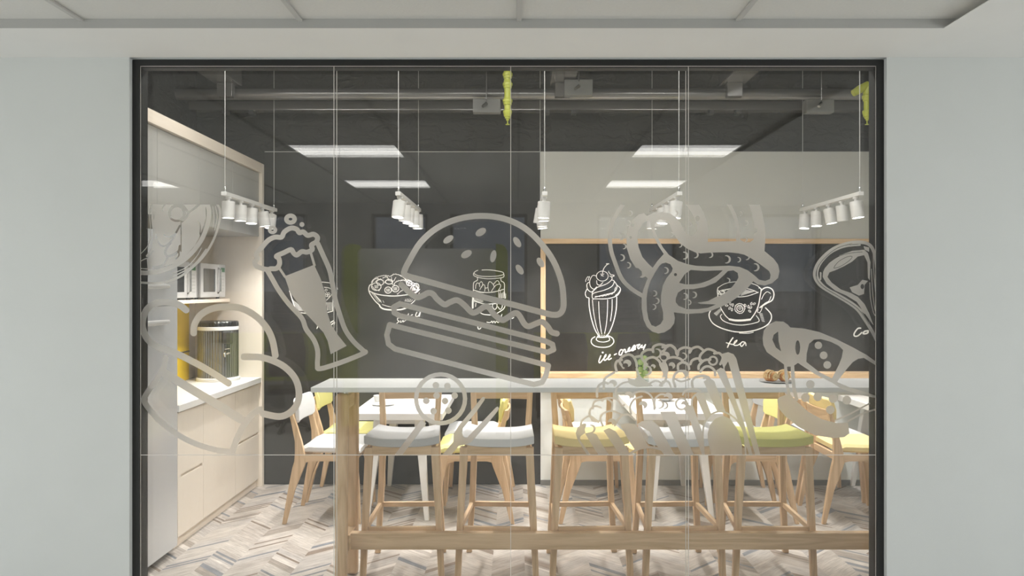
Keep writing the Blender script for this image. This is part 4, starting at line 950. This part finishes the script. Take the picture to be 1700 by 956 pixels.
c.S(10, [(545, 765), (520, 770), (525, 800), (545, 810), (510, 838)]).S(9, [(570, 800), (560, 825), (590, 815), (600, 795), (605, 820), (630, 800)]).S(9, [(640, 800), (680, 700), (655, 795)]).S(10, [(740, 715), (720, 722), (700, 770), (745, 740)]).S(12, [(800, 680), (780, 730), (820, 735), (855, 660), (835, 740)])
chalk(c, 'chalk_drawing', 'white chalk drawing of a salad bowl with its word below', cp, YL)
c = Canvas(775, 440, 865, 550, .35).frame(770, 435, 7.967)     # jar
c.S(9, [(240, 105), (330, 103), (430, 115), (510, 132), (526, 150)], sm=True).S(9, [(185, 108), (150, 125), (130, 150), (135, 180), (200, 205), (310, 220), (430, 215), (525, 198), (528, 148)]).S(9, [(135, 150), (190, 180), (300, 190), (440, 185), (526, 165)])
c.S(10, [(180, 205), (178, 240), (130, 275), (127, 380)]).S(10, [(490, 215), (495, 250), (535, 280), (537, 380), (545, 480)]).S(11, [(135, 370), (220, 395), (320, 402), (430, 388), (525, 360)])
for l in ([(155, 350), (160, 300), (180, 275), (205, 290), (210, 325)], [(205, 285), (230, 258), (250, 290), (235, 330)], [(212, 365), (245, 310), (270, 300), (282, 340), (275, 385)], [(285, 345), (310, 340)], [(330, 385), (318, 320), (330, 270), (350, 260), (385, 290), (400, 320)], [(395, 290), (440, 245), (465, 265), (470, 290)], [(365, 385), (420, 310), (475, 292), (487, 320), (460, 370)]): c.S(9, l)
c.S(22, [(122, 465), (118, 540), (118, 605)]).S(11, [(140, 510), (200, 535), (290, 555), (380, 552), (440, 545), (540, 520)]).S(9, [(160, 545), (155, 590)]).S(9, [(385, 555), (380, 590), (410, 625), (435, 600), (440, 550)]).S(9, [(450, 590), (480, 625), (505, 600), (510, 560)]).S(12, [(545, 580), (520, 625), (435, 680)]).S(12, [(205, 662), (260, 690), (350, 700)])
for k in range(9): c.S(5, [(460+12*k, 380+random.uniform(0, 40)), (462+11.5*k, 475)])
for k in range(9): c.S(5, [(130+16*k, 395), (130+16*k, 412)]).S(5, [(135+14*k, 480), (137+14*k, 530)])
c.S(11, [(185, 850), (190, 880), (210, 885), (235, 860), (260, 858)]).S(9, [(305, 795), (350, 800), (370, 780), (380, 805), (400, 780), (415, 805), (430, 780), (450, 800), (462, 795)]).S(10, [(505, 690), (497, 712)]).S(10, [(660, 735), (638, 748)])
chalk(c, 'chalk_drawing', 'white chalk drawing of a lidded jar behind the burger decal', cp, YL)
c = Canvas(480, 463, 562, 550, .35).frame(400, 330, 4.157)     # mug
c.S(6, [(340, 650), (365, 730), (385, 775), (450, 790), (560, 790), (632, 775)]).S(5, [(570, 575), (615, 582), (630, 610), (634, 680), (634, 775)]).S(5, [(335, 640), (350, 590), (420, 575), (570, 575)]).S(4, [(575, 610), (618, 620), (625, 660), (590, 700)])
for k in range(9): c.S(3, [(350+9*k, 690+7*k), (375+8*k, 772)])
for k in range(5): c.S(3, [(590+9*k, 715), (588+10*k, 770)])
for x, y in ((588, 630), (592, 655), (606, 655), (590, 668), (604, 670)): c.R(x, y, 7, 3)
c.S(6, [(530, 880), (524, 895)]).S(7, [(640, 840), (618, 855), (625, 868), (645, 850), (642, 870)]).S(4, [(660, 600), (668, 625)])
chalk(c, 'chalk_drawing', 'white chalk drawing partly hidden behind the beer glass decal', cp, YL)
c = Canvas(965, 432, 1078, 606, .35).frame(950, 430, 5.31)     # ice-cream
c.S(7, [(265, 130), (275, 90), (295, 60), (320, 40)]).S(9, [(302, 42), (322, 42)]).R(265, 150, 52, 6, 44).S(5, [(250, 130), (262, 140), (280, 130)]).S(5, [(255, 145), (275, 150)])
for l in ([(215, 150), (180, 145), (155, 190), (160, 240), (190, 265), (215, 245)], [(215, 190), (220, 220), (245, 230), (270, 205)], [(155, 200), (130, 220), (135, 265), (165, 290), (185, 280)], [(130, 265), (115, 300), (125, 335), (145, 340)], [(330, 150), (350, 160), (345, 185), (300, 220), (220, 250), (185, 280)], [(350, 185), (370, 195), (350, 240), (280, 275), (190, 300), (175, 330), (185, 355)], [(375, 200), (395, 240), (370, 290), (280, 315), (200, 335)], [(395, 230), (425, 260), (415, 300), (380, 330), (300, 350), (190, 350)], [(175, 325), (180, 290), (215, 255)]): c.S(6, l)
c.W(5, [(210, 330), (280, 322), (360, 300), (385, 250)], 4, 6).W(5, [(380, 325), (405, 300), (420, 275)], 5, 5).W(5, [(120, 200), (125, 170), (150, 155), (140, 190)], 4, 4).W(5, [(320, 110), (340, 135), (370, 145), (345, 160)], 4, 4)
c.S(8, [(148, 345), (150, 420), (168, 520), (200, 620), (235, 678)]).S(8, [(392, 335), (388, 440), (365, 550), (330, 640), (300, 680)]).S(5, [(178, 360), (190, 480), (215, 600), (240, 670)]).S(6, [(233, 375), (238, 500), (250, 600), (260, 660)]).S(6, [(312, 360), (310, 470), (300, 580), (285, 655)]).S(6, [(352, 355), (350, 450), (337, 545)])
c.S(10, [(222, 685), (270, 690), (320, 680)]).S(7, [(220, 690), (212, 710), (240, 728), (290, 730), (328, 715), (325, 690)]).S(8, [(200, 685), (172, 705), (170, 740), (205, 768), (270, 778), (330, 768), (365, 735), (358, 700), (325, 678)])
for k in range(7): c.S(5, [(225+15*k, 670), (232+15*k, 692)])
c.frame(980, 560, 15.45)
c.S(28, [(270, 470), (225, 590), (225, 640), (255, 645), (340, 545)]).E(318, 388, 26, 22).S(30, [(340, 545), (395, 480), (400, 440), (365, 490), (350, 560), (375, 590), (440, 540), (500, 480), (505, 440), (470, 490), (455, 545), (480, 570), (540, 535)]).S(32, [(620, 445), (668, 420)])
c.S(32, [(820, 320), (780, 320), (740, 390), (745, 445), (790, 445), (840, 350), (870, 310), (900, 320), (895, 380), (930, 375), (980, 330), (1010, 260), (975, 300), (970, 350), (1010, 350), (1060, 300), (1120, 210), (1150, 220), (1090, 280), (1070, 340), (1120, 320), (1165, 230)]).S(30, [(1190, 200), (1270, 180), (1215, 240), (1240, 290), (1300, 220), (1330, 200), (1310, 260), (1370, 240), (1415, 185), (1360, 310)]).S(44, [(1050, 330), (1110, 270), (1150, 300)])
chalk(c, 'chalk_drawing', 'white chalk drawing of an ice-cream sundae with its name below', cf, YR)
c = Canvas(1172, 462, 1300, 582, .35).frame(1165, 460, 7.354)  # tea
c.S(11, [(200, 125), (190, 170), (200, 240), (215, 320), (240, 390), (290, 470), (340, 515)]).S(24, [(340, 515), (410, 528), (500, 528), (590, 518)]).S(13, [(600, 510), (650, 440), (690, 350), (710, 250), (725, 150), (700, 130)]).S(8, [(205, 125), (270, 85), (360, 62), (480, 55), (600, 75), (680, 105), (725, 145)]).S(9, [(205, 190), (230, 165), (300, 150), (400, 135), (550, 140), (640, 165), (685, 190)]).S(10, [(200, 200), (300, 240), (440, 242), (560, 230), (690, 185)])
c.S(14, [(725, 165), (760, 135), (810, 125), (860, 150), (882, 210), (860, 280), (800, 315), (750, 345), (720, 370)]).S(8, [(730, 270), (760, 210), (800, 178), (840, 200)]).S(8, [(845, 235), (820, 290), (770, 320), (700, 375)]).S(8, [(690, 390), (680, 425), (715, 425), (745, 350)])
for k in range(14): c.S(6, [(480+13*k, 225-4*k), (520+10*k, 155+1.4*k)])
c.S(9, [(190, 240), (215, 170)]).S(14, [(205, 165), (240, 205), (280, 190), (250, 160)]).W(7, [(240, 180), (320, 150), (400, 140)], 5, 5)
for r in (14, 32, 52): c.R(465, 378, r, 7) if r < 20 else c.W(9, [(465+r*1.15*math.cos(q*.7), 382+r*1.15*math.sin(q*.7)) for q in range(10)], 4, 3)
for x, y, g in ((305, 348, 0), (348, 325, 70), (378, 340, 100), (340, 378, 120), (368, 395, 90), (530, 345, 60), (570, 360, 90), (605, 325, 110), (640, 325, 150), (598, 372, 140), (585, 415, 40)):
    q = math.radians(g); c.S(7, [(x-18*math.cos(q), y-18*math.sin(q)), (x-6*math.sin(q)*1.6, y+6*math.cos(q)*1.6), (x+18*math.cos(q), y+18*math.sin(q)), (x+10*math.sin(q), y-10*math.cos(q))], True)
c.S(13, [(110, 405), (90, 450), (100, 510), (150, 575), (260, 630), (400, 665), (540, 668), (680, 640), (790, 590), (845, 520), (845, 450), (780, 375)]).S(8, [(460, 683), (560, 686), (630, 672)]).S(9, [(245, 455), (228, 480), (260, 530), (360, 570), (480, 585), (600, 570), (690, 545), (698, 515), (665, 470)])
for k in range(8): c.S(5, [(150+10*k, 440-8*k), (185+8*k, 468-9*k)]).S(5, [(700+5*k, 440+14*k), (740+4*k, 445+14*k)])
c.S(15, [(380, 740), (340, 800), (315, 855)]).S(11, [(300, 800), (350, 815), (385, 820), (420, 790), (430, 770), (400, 790), (395, 830), (440, 830), (470, 810)]).S(12, [(530, 795), (495, 790), (470, 820), (490, 845), (530, 800), (540, 835)])
chalk(c, 'chalk_drawing', 'white chalk drawing of a flowered teacup on a saucer with the word tea', cf, YR)
c = Canvas(1410, 535, 1452, 565, .35).frame(1330, 390, 5.314)
c.S(12, [(525, 822), (500, 825), (470, 865), (470, 890), (500, 890), (535, 860)]).S(14, [(590, 845), (560, 850), (548, 870), (580, 868), (600, 848), (605, 868)])
chalk(c, 'chalk_drawing', 'white chalk handwriting at the right end of the framed board', cf, YR)
c = Canvas(860, 250, 1000, 600, 1)
